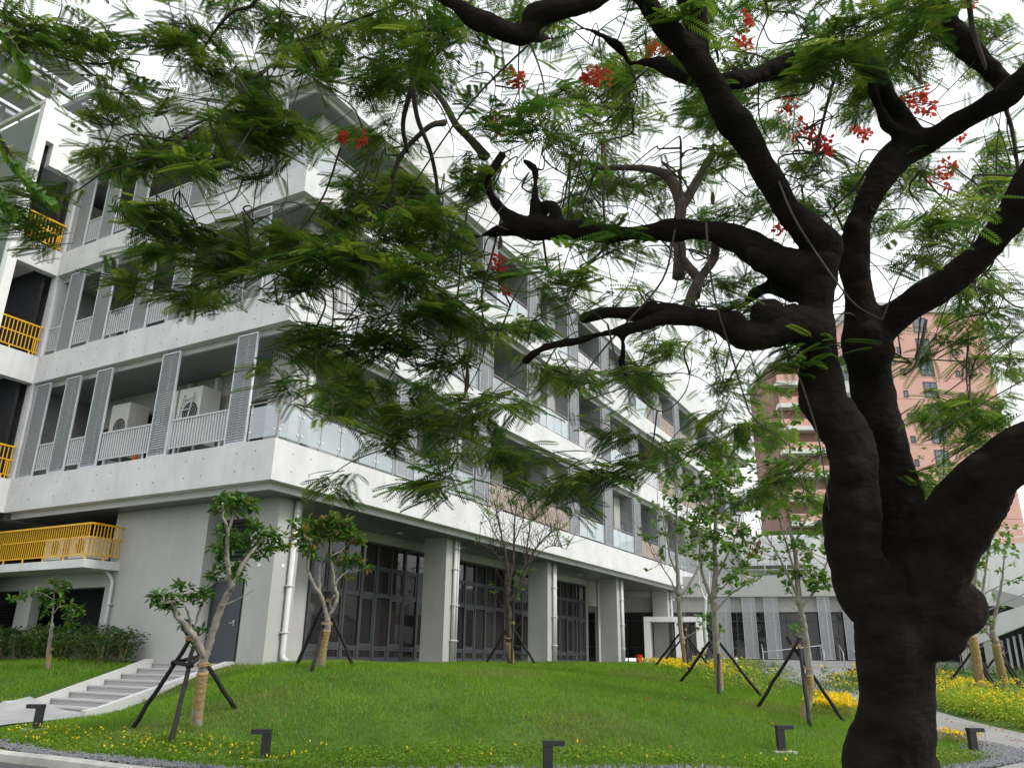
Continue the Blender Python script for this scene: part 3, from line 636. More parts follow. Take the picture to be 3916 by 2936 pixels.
# expanded-metal screens of the long galleries: a fin into the gallery and a leaf along the facade
def xmesh(wd, h, axis):
    cw, ch, t = 0.088, 0.044, 0.0150; nxc, nzc = int(wd / cw), int(h / ch); cw, ch = wd / nxc, h / nzc; Vv = []; Ff = []
    for j in range(nzc):
        for i in range(nxc):
            x0, z0 = i * cw, j * ch; xm, zm = x0 + cw / 2, z0 + ch / 2
            for (ax, az, bx, bz) in ((x0, zm, xm, z0), (xm, z0, x0 + cw, zm), (x0, zm, xm, z0 + ch), (xm, z0 + ch, x0 + cw, zm)):
                n0 = len(Vv); tt = t * 0.62
                for (px, pz) in ((ax, az - tt), (bx, bz - tt), (bx, bz + tt), (ax, az + tt)):
                    Vv.append((px, 0.0, pz) if axis == 'x' else (0.0, px, pz))
                Ff.append((n0, n0 + 1, n0 + 2, n0 + 3))
    m = MB(); m.v = Vv; m.f = [list(f) for f in Ff]; m.m = [0] * len(Ff); m.cur = 1; t = 0.025
    def bar(a0, a1, z0, z1, th=0.022):
        m.box((a0, -th, z0), (a1, th, z1)) if axis == 'x' else m.box((-th, a0, z0), (th, a1, z1))
    bar(0, t, 0, h, 0.03); bar(wd - t, wd, 0, h, 0.03); bar(t, wd - t, 0, t); bar(t, wd - t, h - t, h); bar(wd * 0.62, wd * 0.62 + 0.03, t, h - t, 0.012)
    return m.mesh('mesh_screen', [M['mesh'], M['steel']])
MH = [ZB[1] - ZT[0] - 0.26, ZB[2] - ZT[1] - 0.26, ZB[3] - ZT[2] - 0.26]
leaf_m = [xmesh(0.96, h, 'x') for h in MH]; fin_m = [xmesh(1.72, h, 'y') for h in MH]
UX = [[4.98, 9.62, 17.6, 21.6, 25.6, 29.6, 34.6], [5.0, 9.7, 13.65, 17.68, 21.55, 25.6, 33.65, 37.6, 41.6, 45.6, 50], [6.8, 9.85, 13.65, 17.7, 21.6, 25.6, 29.6, 33.68, 37.6, 41.6, 45.6, 49.6]]
for k in range(3):
    for x in UX[k]:
        o = link('mesh_screen', leaf_m[k], bld, True); o.location = (x + 0.03, 0.06, ZT[k] + 0.07)
        o = link('mesh_screen', fin_m[k], bld, True); o.location = (x, 0.12, ZT[k] + 0.07)
        m = MB(); m.box((x - 0.02, 0.05, ZT[k] + 0.01), (x + 1.0, 0.075, ZT[k] + 0.06)); m.build('screen_shoe', M['frame'], bld)
# balustrades: posts, handrail, panels
def balustrade(pts, z, kind, step=0.84):
    rail = MB(); pan = MB(); clip = MB()
    for (a, b) in zip(pts[:-1], pts[1:]):
        a, b = np.array(a, float), np.array(b, float); L = np.linalg.norm(b - a); d = (b - a) / L; n = max(1, round(L / step)); sd = np.array([-d[1], d[0]])
        rail.beam((*a, z + 1.04), (*b, z + 1.04), 0.06, 0.025)
        rail.beam((*(a + sd * 0.05), z + 0.62), (*(b + sd * 0.05), z + 0.62), 0.012, 0.012) if kind in ('glass', 'milkglass') else None
        for i in range(n + 1):
            p = a + d * L * i / n
            if 0 < i < n or n < 3: rail.beam((*(p + sd * 0.05), z), (*(p + sd * 0.05), z + 1.03), 0.045, 0.03, (d[0], d[1], 0))
            if i < n:
                p0, p1 = p + d * 0.02, p + d * (L / n - 0.02)
                pan.beam((*p0, z + 0.53), (*p1, z + 0.53), 0.012, 0.84)
                for q in (p0 + d * 0.06, p1 - d * 0.06):
                    for zz in (z + 0.28, z + 0.80): clip.obox((*(q - sd * 0.012), zz), (*(d * 0.03), 0), (*(sd * 0.018), 0), (0, 0, 0.02))
    n0 = len(rail.v); rail.v += clip.v; rail.f += [[n0 + i for i in f] for f in clip.f]; rail.m += [1] * len(clip.f)
    o = rail.build('balustrade', [M['railbrown'], M['white']], bld); pan.build('panel', M[kind], o)
balustrade([(0.12, 1.14), (0.12, 0.12), (4.93, 0.12)], ZT[0], 'glass'); balustrade([(0.12, 1.25), (0.12, 0.12), (4.93, 0.12)], ZT[1], 'greypanel', 1.25); balustrade([(0.12, 1.17), (0.12, 0.12), (6.75, 0.12)], ZT[2], 'glass', 1.1)
KIND = [['glass', 'taupe', 'milkglass', 'milkglass', 'taupe', 'glass'], ['glass', 'glass', 'milkglass', 'greypanel', 'milkglass', 'greypanel', 'taupe', 'taupe', 'taupe', 'taupe'],
        ['milkglass', 'milkglass', 'milkglass', 'greypanel', 'greypanel', 'milkglass', 'taupe', 'taupe', 'taupe', 'taupe', 'taupe']]
for k in range(3):
    for i, (a, b) in enumerate(zip(UX[k][:-1], UX[k][1:])):
        kd = KIND[k][i]
        if k == 1 and i == 5:
            balustrade([(a + 1.02, 0.12), (30.2, 0.12)], ZT[k], 'greypanel'); balustrade([(30.25, 0.12), (b - 0.05, 0.12)], ZT[k], 'taupe')
        elif k == 2 and i == 5:
            balustrade([(a + 1.02, 0.12), (28.6, 0.12)], ZT[k], 'milkglass'); balustrade([(28.65, 0.12), (b - 0.05, 0.12)], ZT[k], 'taupe')
        else: balustrade([(a + 1.02, 0.12), (b - 0.05, 0.12)], ZT[k], kd)
# windows in the long gallery wall
for k in range(3):
    for x in ([11.6, 15.2, 19.2, 23.3, 27.2, 31.2] if k == 0 else [7.0, 11, 15.2, 19.2, 23.3, 28.0, 31.0, 35.5, 39.5, 43.5, 47.5, 51.5]):
        z = ZT[k] - 0.12 + 0.75; f = MB(); g_ = MB(); W_, H_ = 2.5, 1.75
        for xx in (x, x + W_ / 2 - 0.03, x + W_ - 0.06): f.box((xx, 2.03, z), (xx + 0.06, 2.097, z + H_))
        for zz in (z, z + 0.55, z + H_ - 0.06):
            f.box((x + 0.061, 2.035, zz), (x + W_ / 2 - 0.031, 2.096, zz + 0.06)); f.box((x + W_ / 2 + 0.031, 2.035, zz), (x + W_ - 0.061, 2.096, zz + 0.06))
        g_.quad((x + 0.02, 2.085, z + 0.02), (x + W_ - 0.02, 2.085, z + 0.02), (x + W_ - 0.02, 2.085, z + H_ - 0.02), (x + 0.02, 2.085, z + H_ - 0.02))
        o = f.build('gallery_window', M['frame'], bld); g_.build('glazing', M['pane'], o)
# balcony slab with the yellow railing, pipe below it
m = MB(); m.box((-0.15, 6.6, 2.45), (0.948, 24, 2.68)); m.build('balcony_slab', M['concrete'], bld)
m = MB(); z = 2.68
def ybar(a, b, n):
    a, b = np.array(a, float), np.array(b, float); m.beam((*a, z + 1.0), (*b, z + 1.0), 0.07, 0.05); m.beam((*a, z + 0.14), (*b, z + 0.14), 0.03, 0.03); m.beam((*a, z + 0.62), (*b, z + 0.62), 0.03, 0.03)
    d = (b - a); L = np.linalg.norm(d); d /= L
    for i in range(n):
        p = a + (b - a) * (i + 0.5) / n; m.beam((*p, z + 0.155), (*p, z + 0.975), 0.024, 0.024, (d[0], d[1], 0))
        if i % 9 == 4: m.beam((*p, z), (*p, z + 0.125), 0.04, 0.04, (d[0], d[1], 0))
ybar((-0.05, 24), (-0.05, 6.72), 158); ybar((-0.02, 6.70), (0.94, 6.70), 9)
m.build('yellow_railing', M['yellow'], bld)
m = MB(); m.tube([(0.7, 6.85, 2.45), (0.88, 6.78, 2.25), (0.86, 6.68, 2.1), (0.86, 6.66, -0.2)], 0.05, 10); m.box((0.80, 6.58, 1.5), (0.949, 6.74, 1.54)); m.build('drainpipe', M['pvc'], bld, True)

# air conditioners, cone, bucket and other loose things
def air_con(x, y, z, wdt, h, label, grp='air conditioning units on the galleries', stand=0.6, face='-x'):
    t = empty('air_conditioner', (x, y, z), label, 'air conditioner', grp)
    m = MB(); m.box((0, 0, stand), (0.7, wdt, stand + h)); m.build('casing', M['acbody'], t, local=True)
    m = MB(); c = (-0.004, wdt * 0.42, stand + h * 0.55); r = min(wdt, h) * 0.33
    m.disc(c, (-1, 0, 0), r, 24); f = m.build('fan_grille', M['ventdark'], t, local=True)
    m = MB()
    for k in range(1, 5):
        a = np.linspace(0, 2 * math.pi, 25); m.tube(np.stack([np.full(25, -0.012), c[1] + r * k / 4 * np.cos(a), c[2] + r * k / 4 * np.sin(a)], 1), 0.006, 4, False)
    m.build('grille_ring', M['acbody'], f, local=True)
    m = MB()
    for yy in (0.08, wdt - 0.12):
        m.box((0.02, yy, 0), (0.08, yy + 0.04, stand)); m.box((0.62, yy, 0), (0.68, yy + 0.04, stand)); 
    m.build('stand', M['steel'], t, local=True); return t
air_con(1.15, 7.75, 5.26, 0.9, 1.75, 'cream air conditioner beside a dark doorway on the second floor gallery', stand=0.75)
air_con(1.15, 5.55, 5.26, 0.85, 1.75, 'cream air conditioner half behind the fourth louver screen of the second floor', stand=0.8)
air_con(1.15, 4.45, 5.26, 1.0, 1.75, 'large cream air conditioner with a ladder frame leaning on it, second floor', stand=0.8)
air_con(0.2, 7.1, 2.69, 0.85, 0.62, 'low cream air conditioner behind the bend of the yellow railing', stand=0.08)
air_con(0.2, 8.3, 2.69, 0.85, 0.62, 'low cream air conditioner behind the long side of the yellow railing', stand=0.08)
t = empty('step_ladder', (0.75, 4.75, 5.26), 'small metal ladder frame leaning before the large air conditioner', 'ladder')
m = MB()
for y in (0, 0.42): m.beam((0.05, y, 0), (0.36, y, 2.35), 0.04, 0.03)
for i in range(6): m.beam((0.07 + i * 0.05, 0.0, 0.3 + i * 0.38), (0.07 + i * 0.05, 0.42, 0.3 + i * 0.38), 0.03, 0.03)
m.build('ladder_frame', M['steel'], t, local=True)
t = empty('traffic_cone', (0.42, 6.0, 5.26), 'small orange traffic cone behind the slatted rail on the second floor', 'cone')
m = MB(); m.tube([(0, 0, 0.03), (0, 0, 0.5)], [0.13, 0.03], 14); m.build('cone_body', M['orange'], t, local=True); m = MB(); m.box((-0.17, -0.17, 0), (0.17, 0.17, 0.03)); m.build('base', M['orange'], t, local=True)
t = empty('red_bucket', (26.9, 0.55, h1(26.9, 0.55)), 'red plastic bucket beside the fourth column', 'bucket')
m = MB(); m.tube([(0, 0, 0), (0, 0, 0.44)], [0.13, 0.17], 20); m.tube([(0, 0, 0.43), (0, 0, 0.46)], 0.18, 20); m.build('bucket_body', M['red'], t, local=True)
m = MB(); a = np.linspace(0, math.pi, 13); m.tube(np.stack([0.17 * np.cos(a), np.full(13, -0.04) - 0.14 * np.sin(a), 0.44 - 0.13 * np.sin(a)], 1), 0.008, 6); m.build('handle', M['red'], t, local=True)
m = MB()
for i in range(9):
    a = rng.random() * 6.28; m.tube(spline([(3.2 + 0.7 * math.cos(a + k) * rng.random() + 0.15 * i, 0.45 + 0.2 * math.sin(a + k), 0.02 + 0.06 * rng.random()) for k in range(5)], 5), 0.035, 6)
tag(m.build('yellow_hose', M['yellow'], None, True), 'heap of yellow hose lying by the corner column', 'hose')

# ------------------------------------------------------------------ stair tower at the far left
tw = empty('stair_tower', (-0.8, 11.6, 0), 'white stair tower with dark openings, yellow railings and a louvered side', 'building')
for k in range(3):
    m = MB(); m.box((-1.42, YL, ZB[k]), (-0.002, YL + 0.3, ZT[k])); m.box((-1.42, YL + 0.3, ZB[k] + 0.3), (0, YL + 7, ZT[k] - 0.2)); m.build('floor_band', M['concrete'], tw)
m = MB(); m.box((-1.12, YL, 16.38), (-0.002, YL + 0.3, 18.6)); m.box((-1.42, YL, 17.25), (-1.12, YL + 0.3, 18.6)); m.build('white_wall', M['white'], tw)
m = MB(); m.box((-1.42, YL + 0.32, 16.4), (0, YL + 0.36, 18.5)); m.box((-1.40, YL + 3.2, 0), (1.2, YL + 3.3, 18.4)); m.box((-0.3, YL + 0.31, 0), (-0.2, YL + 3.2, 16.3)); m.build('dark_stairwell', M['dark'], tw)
m = MB(); m.box((-1.72, YL - 0.05, -0.5), (-1.42, YL + 0.25, 18.62)); m.build('corner_post', M['white'], tw)
m = MB(); m.box((-1.74, YL - 0.06, 18.62), (0.4, YL + 0.1, 18.78)); m.box((-1.74, YL + 0.1, 18.62), (-1.6, YL + 8, 18.78)); m.build('roof_kerb', M['white'], tw)
m = MB()
for i in range(150):
    z = 0.5 + i * 0.12; m.obox((-1.62, YL + 4.1, z), (0.05, 0, -0.03), (0, 3.8, 0), (0.002, 0, 0.004))
m.cur = 1
for y in (0.3, 1.8, 3.3, 4.8, 6.3): m.box((-1.56, YL + y, 0), (-1.52, YL + y + 0.05, 18.6))
m.build('louver_screen', [M['louver'], M['steel']], tw)
for k in range(3):
    z = ZT[k]; m = MB(); y = YL + 0.1
    m.beam((-1.42, y, z + 1.05), (-0.02, y, z + 1.05), 0.07, 0.05); m.beam((-1.42, y, z + 0.14), (-0.02, y, z + 0.14), 0.03, 0.03); m.beam((-1.42, y, z + 0.62), (-0.02, y, z + 0.62), 0.035, 0.035)
    for i in range(11): m.beam((-1.36 + i * 0.125, y, z + 0.155), (-1.36 + i * 0.125, y, z + 1.025), 0.024, 0.024, (1, 0, 0))
    for x in (-0.95, -0.3): m.beam((x, y, z), (x, y, z + 0.125), 0.04, 0.04, (1, 0, 0))
    m.beam((-0.2, y - 0.05, z), (-0.2, y - 0.05, z + 0.6), 0.03, 0.03, (1, 0, 0)); m.build('yellow_railing', M['yellow'], tw)
m = MB()                                                         # steel canopy with panels over the roof
for y in np.arange(11.0, 19, 1.55): m.box((-9, y, 20.25), (1.75, y + 0.16, 20.5))
for x in (-8, -5.2, -2.6, -0.25, 1.5): m.box((x, 10.8, 20.02), (x + 0.14, 19, 20.248))
for x, y in ((-1.5, 11.6), (-1.5, 15), (1.2, 12.5), (1.2, 16)): m.box((x, y, 18.0), (x + 0.14, y + 0.14, 20.01))
m.beam((1.3, 12.5, 19.0), (1.55, 11.2, 20.1), 0.09, 0.09); m.build('canopy_frame', M['steel'], tw)
m = MB()
for x0, x1 in ((-8.9, -6.1), (-6.0, -3.2), (-3.1, -0.55), (-0.05, 1.72)):
    for y in np.arange(10.9, 18.5, 1.55): m.box((x0, y, 20.51), (x1, y + 1.35, 20.56))
m.build('canopy_panel', M['greypanel'], tw)

# ------------------------------------------------------------------ hall at the end of the plaza
H0, H1 = np.array([32.6, 5.0]), np.array([36.9, -13.0]); hd = (H1 - H0) / np.linalg.norm(H1 - H0); hn = np.array([hd[1], -hd[0]])   # along, outward
if hn[0] > 0: hn = -hn
hall = empty('hall_building', (*H0, 0), 'low pale hall with tall perforated screens and dark windows beyond the plaza', 'building')
def hp(u, o, z): p = H0 + hd * u + hn * o; return (p[0], p[1], z)
def hbox(m, u0, u1, o0, o1, z0, z1):
    a, b = (u0 + u1) / 2, (o0 + o1) / 2
    m.obox(hp(a, b, (z0 + z1) / 2), (*(hd * (u1 - u0) / 2), 0), (*(hn * (o1 - o0) / 2), 0), (0, 0, (z1 - z0) / 2))
m = MB(); hbox(m, -4, 24, -0.3, 0.45, 3.82, 5.0); hbox(m, -4, 24, -0.25, 0.0, 2.98, 3.82); m.build('upper_wall', M['wall'], hall)
m = MB(); hbox(m, 6.5, 24, -0.4, 0.5, -0.4, 0.36); hbox(m, -4, 6.5, -0.4, 0.3, -0.4, 0.12); m.build('plinth', M['wall'], hall)
m = MB(); gl = MB(); hbox(gl, -4, 24, -0.22, -0.17, 0.36, 2.98)
for u in np.arange(-4, 24, 0.92): hbox(m, u, u + 0.07, -0.165, -0.09, 0.12, 2.98)
for z in (0.37, 0.95, 2.45, 2.91):
    for u in np.arange(-4, 23, 0.92): hbox(m, u + 0.071, u + 0.919, -0.16, -0.095, z, z + 0.06)
o = m.build('window_wall', M['frame'], hall); gl.build('glazing', M['pane'], o)
def xscreen(u, wdt, z0, z1, o):
    base = xmesh(wdt, z1 - z0, 'x'); ob = link('perforated_screen', base, hall, True)
    p = H0 + hd * u + hn * o; ob.location = (p[0] - H0[0], p[1] - H0[1], z0); ob.rotation_euler = (0, 0, math.atan2(hd[1], hd[0])); return ob
def u_at(az): # along-facade position seen at an azimuth (degrees left of the long facade's direction)
    d = np.array([math.cos(R(az)), math.sin(R(az))]); A_ = np.array([[hd[0], -d[0]], [hd[1], -d[1]]]); return np.linalg.solve(A_, CAM[:2] - H0)[0]
for az0, az1 in ((15.0, 14.0), (13.25, 12.4), (11.85, 10.95), (8.5, 7.75), (7.0, 6.2), (4.8, 4.0), (2.9, 2.1)):
    xscreen(u_at(az0), u_at(az1) - u_at(az0), 0.42, 3.78, 0.35)
m = MB(); up0, up1 = u_at(19.6), u_at(15.9)                              # white entrance portal
for a, b in ((up0, up0 + 0.35), (u_at(17.6), u_at(17.6) + 0.3), (up1 - 0.3, up1)): hbox(m, a, b, 0.3, 2.0, 0.0, 2.35)
hbox(m, up0, up1, 0.3, 2.02, 2.35, 2.62); m.build('entrance_portal', M['white'], hall)
m = MB()
for i in range(4): hbox(m, 9.8, 24, 0.5, 0.5 + 0.35 * (4 - i), -0.2 + i * 0.12 - 0.3, -0.08 + i * 0.12)
m.build('entrance_steps', M['step'], hall)
for az in (12.2, 8.6, 7.5, 6.8):
    m = MB(); u = u_at(az)
    m.tube([hp(u, 2.2, -0.05), hp(u, 2.2, 0.75), hp(u, 0.6, 1.2), hp(u, 0.6, 0.35)], 0.022, 6)
    if az == 12.2: m.tube([hp(u, 2.2, 0.75), hp(u_at(8.6), 0.8, 1.15)], 0.03, 6)
    m.build('handrail', M['steel'], hall, True)
m = MB()
for z in (5.35, 5.7): m.tube([hp(-1, 0.3, z), hp(24, 0.3, z)], 0.025, 6)
for u in np.arange(-1, 24, 1.2): m.tube([hp(u, 0.3, 5.0), hp(u, 0.3, 5.7)], 0.022, 6)
m.build('terrace_rail', M['steel'], hall, True)
m = MB(); hbox(m, 3.5, 24, -9, -6.5, 4.5, 8.3); hbox(m, 8.5, 13, -6.5, -5.2, 6.2, 8.0); m.build('terrace_block', M['concrete'], hall)
m = MB(); hbox(m, -6, 3.4, -8, -5, 4.5, 8.2); m.build('terrace_wall', M['wall'], hall)
m = MB(); hbox(m, 10, 14, -10, -6.6, 8.31, 8.6); m.build('roof_planting', M['soil'], hall)
# small things on the plaza
pb = np.array([CAM[0] + 46 * 0.9708, CAM[1] + 46 * 0.24]); t = empty('white_bottle', (*pb, h1(*pb) + 0.04), 'white plastic bottle standing on the plaza before the hall', 'bottle')
m = MB(); m.tube([(0, 0, 0), (0, 0, 0.32), (0, 0, 0.40)], [0.12, 0.12, 0.04], 12); m.build('bottle_body', M['white'], t, True, True); m = MB(); m.tube([(0, 0, 0.40), (0, 0, 0.46)], 0.04, 10); m.build('cap', M['orange'], t, True, True)
pb = np.array([CAM[0] + 47 * 0.9758, CAM[1] + 47 * 0.2187]); t = empty('orange_cup', (*pb, h1(*pb) + 0.04), 'tiny orange cup at the foot of the hall wall', 'cup')
m = MB(); m.tube([(0, 0, 0), (0, 0, 0.2)], [0.07, 0.09], 12); m.build('cup_body', M['orange'], t, True, True)
m = MB(); t = empty('security_camera', (33.4, 0.66, 3.72), 'white dome security camera on the last column', 'camera'); m.ball((0, 0, 0), 0.11); m.build('dome', M['white'], t, True, True); m = MB(); m.box((-0.04, 0.02, 0.06), (0.04, 0.14, 0.16)); m.build('bracket', M['white'], t, local=True)

# ------------------------------------------------------------------ pink tower block far behind
def az_dir(az): return np.array([math.cos(R(az)), math.sin(R(az))])
ptw = empty('pink_tower', (*(CAM[:2] + 125 * az_dir(0)), 0), 'tall pink tiled apartment tower behind the flame tree', 'building')
a0 = CAM[:2] + 112 * az_dir(3.6); a1 = CAM[:2] + 122 * az_dir(-3.95); pd = (a1 - a0) / np.linalg.norm(a1 - a0); pn = np.array([pd[1], -pd[0]]); pn = pn if pn[0] < 0 else -pn; PW = np.linalg.norm(a1 - a0)
def pbox(m, u0, u1, o0, o1, z0, z1):
    c = a0 + pd * (u0 + u1) / 2 + pn * (o0 + o1) / 2; m.obox((*c, (z0 + z1) / 2), (*(pd * (u1 - u0) / 2), 0), (*(pn * (o1 - o0) / 2), 0), (0, 0, (z1 - z0) / 2))
m = MB(); pbox(m, 0, PW, -14, 0, 0, 47.2); m.cur = 1
for k in range(14): pbox(m, 0, PW, 0.0, 0.012, 2.2 + k * 3.2, 2.26 + k * 3.2)
m.build('wall', [M['pinkwall'], M['brickbalcony']], ptw)
m = MB(); pbox(m, -0.3, PW + 0.3, -14.2, 0.3, 47.2, 48.4); m.build('parapet', M['wall'], ptw)
for k in range(14):
    z = 3.2 * k + 2.6
    for u, wdt, hh in ((PW * 0.43, 1.9, 2.1), (PW * 0.27, 0.6, 0.75), (PW * 0.70, 0.6, 0.75)):
        f = MB(); g_ = MB()
        for uu in (u, u + wdt - 0.09) + ((u + wdt * 0.5,) if wdt > 1 else ()): pbox(f, uu, uu + 0.09, 0.0, 0.08, z, z + hh)
        for zz in (z - 0.08, z + hh) + ((z + 0.7,) if wdt > 1 else ()): pbox(f, u - 0.02, u + wdt + 0.02, 0.001, 0.10, zz, zz + 0.08)
        pbox(g_, u + 0.02, u + wdt - 0.02, 0.001, 0.03, z + 0.01, z + hh - 0.01)
        o = f.build('window', M['frame'], ptw); g_.build('pane', M['paneblue'], o)
b0 = CAM[:2] + 106 * az_dir(9.9); b1 = CAM[:2] + 110 * az_dir(3.75); bd = (b1 - b0) / np.linalg.norm(b1 - b0); bn = np.array([bd[1], -bd[0]]); bn = bn if bn[0] < 0 else -bn; BW = np.linalg.norm(b1 - b0)
btw = empty('balcony_tower', (*b0, 0), 'brick apartment tower with stacked white balconies left of the thick trunk', 'building')
def bbox(m, u0, u1, o0, o1, z0, z1):
    c = b0 + bd * (u0 + u1) / 2 + bn * (o0 + o1) / 2; m.obox((*c, (z0 + z1) / 2), (*(bd * (u1 - u0) / 2), 0), (*(bn * (o1 - o0) / 2), 0), (0, 0, (z1 - z0) / 2))
m = MB(); bbox(m, 0, BW, -12, -0.01, 0, 38.2); m.build('wall', M['brickbalcony'], btw)
m = MB(); bbox(m, -0.4, BW + 0.2, -12.2, 1.6, 38.2, 39.0); m.build('roof', M['offwhite'], btw)
m = MB(); bbox(m, BW * 0.66, BW, 0.0, 0.25, 0, 38.2); m.build('white_bay', M['offwhite'], btw)
for k in range(12):
    z = 3.1 * k + 0.9; m = MB(); bbox(m, 0.2, BW * 0.64, 0.0, 1.5, z, z + 0.55); b_ = m.build('balcony', M['offwhite'], btw)
    m = MB(); bbox(m, 0.3, BW * 0.63, 1.3, 1.42, z + 0.56, z + 1.5); m.build('parapet', M['pinkwall'], b_)
    m = MB(); bbox(m, BW * 0.74, BW * 0.92, 0.251, 0.30, z + 1.0, z + 2.4); m.build('window', M['paneblue'], btw)
# white building with a slanting stair at the right edge
rb = empty('stair_building', (*(CAM[:2] + 46 * az_dir(-2)), 0), 'white concrete building with a slanting outdoor stair at the right edge', 'building')
c0 = CAM[:2] + 47 * az_dir(2.2); c1 = CAM[:2] + 45 * az_dir(-9); rd = (c1 - c0) / np.linalg.norm(c1 - c0); rn = np.array([rd[1], -rd[0]]); rn = rn if rn[0] < 0 else -rn; RW = np.linalg.norm(c1 - c0)
def ru(az):
    d = az_dir(az); return np.linalg.solve(np.array([[rd[0], -d[0]], [rd[1], -d[1]]]), CAM[:2] - c0)[0]
def rp(u, o, z): p = c0 + rd * u + rn * o; return (p[0], p[1], z)
def rbox(m, u0, u1, o0, o1, z0, z1):
    c = rp((u0 + u1) / 2, (o0 + o1) / 2, (z0 + z1) / 2); m.obox(c, (*(rd * (u1 - u0) / 2), 0), (*(rn * (o1 - o0) / 2), 0), (0, 0, (z1 - z0) / 2))
def rprism(m, uz, o0, o1):
    n = len(uz); m.add([rp(u, o0, z) for u, z in uz] + [rp(u, o1, z) for u, z in uz], [tuple(range(n)), tuple(range(2 * n - 1, n - 1, -1))] + [(i, i + n, (i + 1) % n + n, (i + 1) % n) for i in range(n)])
m = MB(); rbox(m, ru(1.5), ru(-9), -6, -2.4, 0, 6.15); m.build('upper_wall', M['white'], rb)
m = MB()
for z in (6.5, 6.9): m.tube([rp(ru(1.5), -2.6, z), rp(ru(-9), -2.6, z)], 0.03, 6)
for u in np.arange(ru(1.5), ru(-9), 1.3): m.tube([rp(u, -2.6, 6.15), rp(u, -2.6, 6.9)], 0.025, 6)
m.build('roof_rail', M['white'], rb, True)
m = MB(); rprism(m, [(ru(-1.2), 3.25), (ru(-1.2), 3.9), (ru(-9), 1.7), (ru(-9), 0.9)], -1.5, -1.3); m.build('stair_wall', M['wall'], rb)
m = MB(); rprism(m, [(ru(1.3), 1.1), (ru(-0.2), 1.1), (ru(-3.4), 2.15), (ru(-9), 4.2), (ru(-9), 5.0), (ru(-3.4), 3.0), (ru(1.3), 1.75)], 0.0, 0.25); m.build('stair_parapet', M['concrete'], rb)
m = MB(); m.tube([rp(ru(-0.8), -0.6, 3.55), rp(ru(-9), -0.6, 6.3)], 0.03, 6); m.tube([rp(ru(-0.8), 0.1, 2.6), rp(ru(-9), 0.1, 5.4)], 0.03, 6); m.build('handrail', M['steel'], rb, True)
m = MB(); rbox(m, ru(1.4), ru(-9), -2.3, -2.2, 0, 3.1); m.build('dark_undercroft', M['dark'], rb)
m = MB(); rbox(m, ru(0.45), ru(0.45) + 0.25, -0.3, 0.3, -0.1, 1.1); rbox(m, ru(-0.75), ru(-0.75) + 0.5, -0.6, 0.2, -0.1, 1.5); m.build('pier', M['wall'], rb)
m = MB()
for u in np.arange(ru(-1.3), ru(-9), 0.28): rbox(m, u, u + 0.1, -1.0, -0.9, 0.0, 1.4 + 0.33 * max(0, (u - ru(-1.3))))
m.build('slat_screen', M['steel'], rb)
# ------------------------------------------------------------------ steps up to the steel door
st = empty('stone_steps', (-2.1, 3.4, -1.05), 'flight of washed granite steps with sloping side kerbs rising to the dark door', 'steps')
m = MB(); x0 = -2.12
for i in range(8):
    xa = x0 + i * 0.435; zt = -1.05 + 0.131 * (i + 1)
    m.box((xa - 0.03, 1.93, zt - 0.035), (xa + 0.45 if i < 7 else 1.0, 4.48, zt)); m.box((xa, 1.94, -1.6), (xa + 0.434 if i < 7 else 0.99, 4.47, zt - 0.036))
m.build('step_treads', M['step'], st)
def side_kerb(y0, y1, prof):
    m = MB(); n = len(prof); m.add([(x, y0, z) for x, z in prof] + [(x, y1, z) for x, z in prof], [tuple(range(n)), tuple(range(2 * n - 1, n - 1, -1))] + [(i, i + n, (i + 1) % n + n, (i + 1) % n) for i in range(n)]); m.build('side_kerb', M['terrazzo'], st)
side_kerb(4.49, 4.66, [(-2.72, -1.6), (0.945, -1.6), (0.945, 0.09), (0.80, 0.09), (-2.1, -0.82), (-2.72, -0.82)])
side_kerb(1.75, 1.92, [(-2.65, -1.6), (1.38, -1.6), (1.38, 0.06), (1.0, 0.06), (-2.3, -0.86), (-2.65, -0.92)])

# ------------------------------------------------------------------ bollard lights
BOL = [((-4.25, 0.75), -1, 'low black bollard light on the lawn near the steps, arm to the left'), ((-4.15, -4.9), -1, 'low black bollard light, arm to the left, right of the staked tree before the steps'),
       ((-2.8, -9.0), 1, 'low black bollard light in the middle of the lawn front, cut by the frame'), ((1.8, -11.3), 1, 'low black bollard light just left of the thick trunk'),
       ((4.25, -14.25), 1, 'low black bollard light right of the trunk in the gravel tip'), ((21, -10.4), -1, 'distant black bollard light in the planting beyond the path')]
VR = B @ np.array([1.0, 0, 0]); VR = VR[:2] / np.linalg.norm(VR[:2])
first = None
for (x, y), sgn, lab in BOL:
    z = h1(x, y)
    if first is None:
        t = first = empty('bollard_light', (x, y, z), lab, 'bollard light', 'black bollard lights')
        m = MB(); m.obox((0, 0, 0.17), (0.065, 0, 0), (0, 0.05, 0), (0, 0, 0.19)); m.build('post', M['black'], t, local=True)
        m = MB(); m.obox((0.085, 0, 0.395), (0.15, 0, 0), (0, 0.065, 0), (0, 0, 0.034)); hd_ = m.build('lamp_head', M['black'], t, local=True)
        m = MB(); m.obox((0.14, 0, 0.358), (0.07, 0, 0), (0, 0.045, 0), (0, 0, 0.002)); m.build('lens', M['greypanel'], hd_, local=True)
        m = MB(); m.obox((0.03, 0, -0.02), (0.20, 0, 0), (0, 0.13, 0), (0, 0, 0.035)); m.build('concrete_pad', M['kerb'], t, local=True)
    else:
        t = first.copy(); COL.objects.link(t); t.location = (x, y, z); t['label'] = lab
        for ch in first.children:
            c = ch.copy(); COL.objects.link(c); c.parent = t
            for gch in ch.children:
                d = gch.copy(); COL.objects.link(d); d.parent = c
    t.rotation_euler = (0, 0, math.atan2(VR[1], VR[0]) + (math.pi if sgn < 0 else 0) + 0.12)

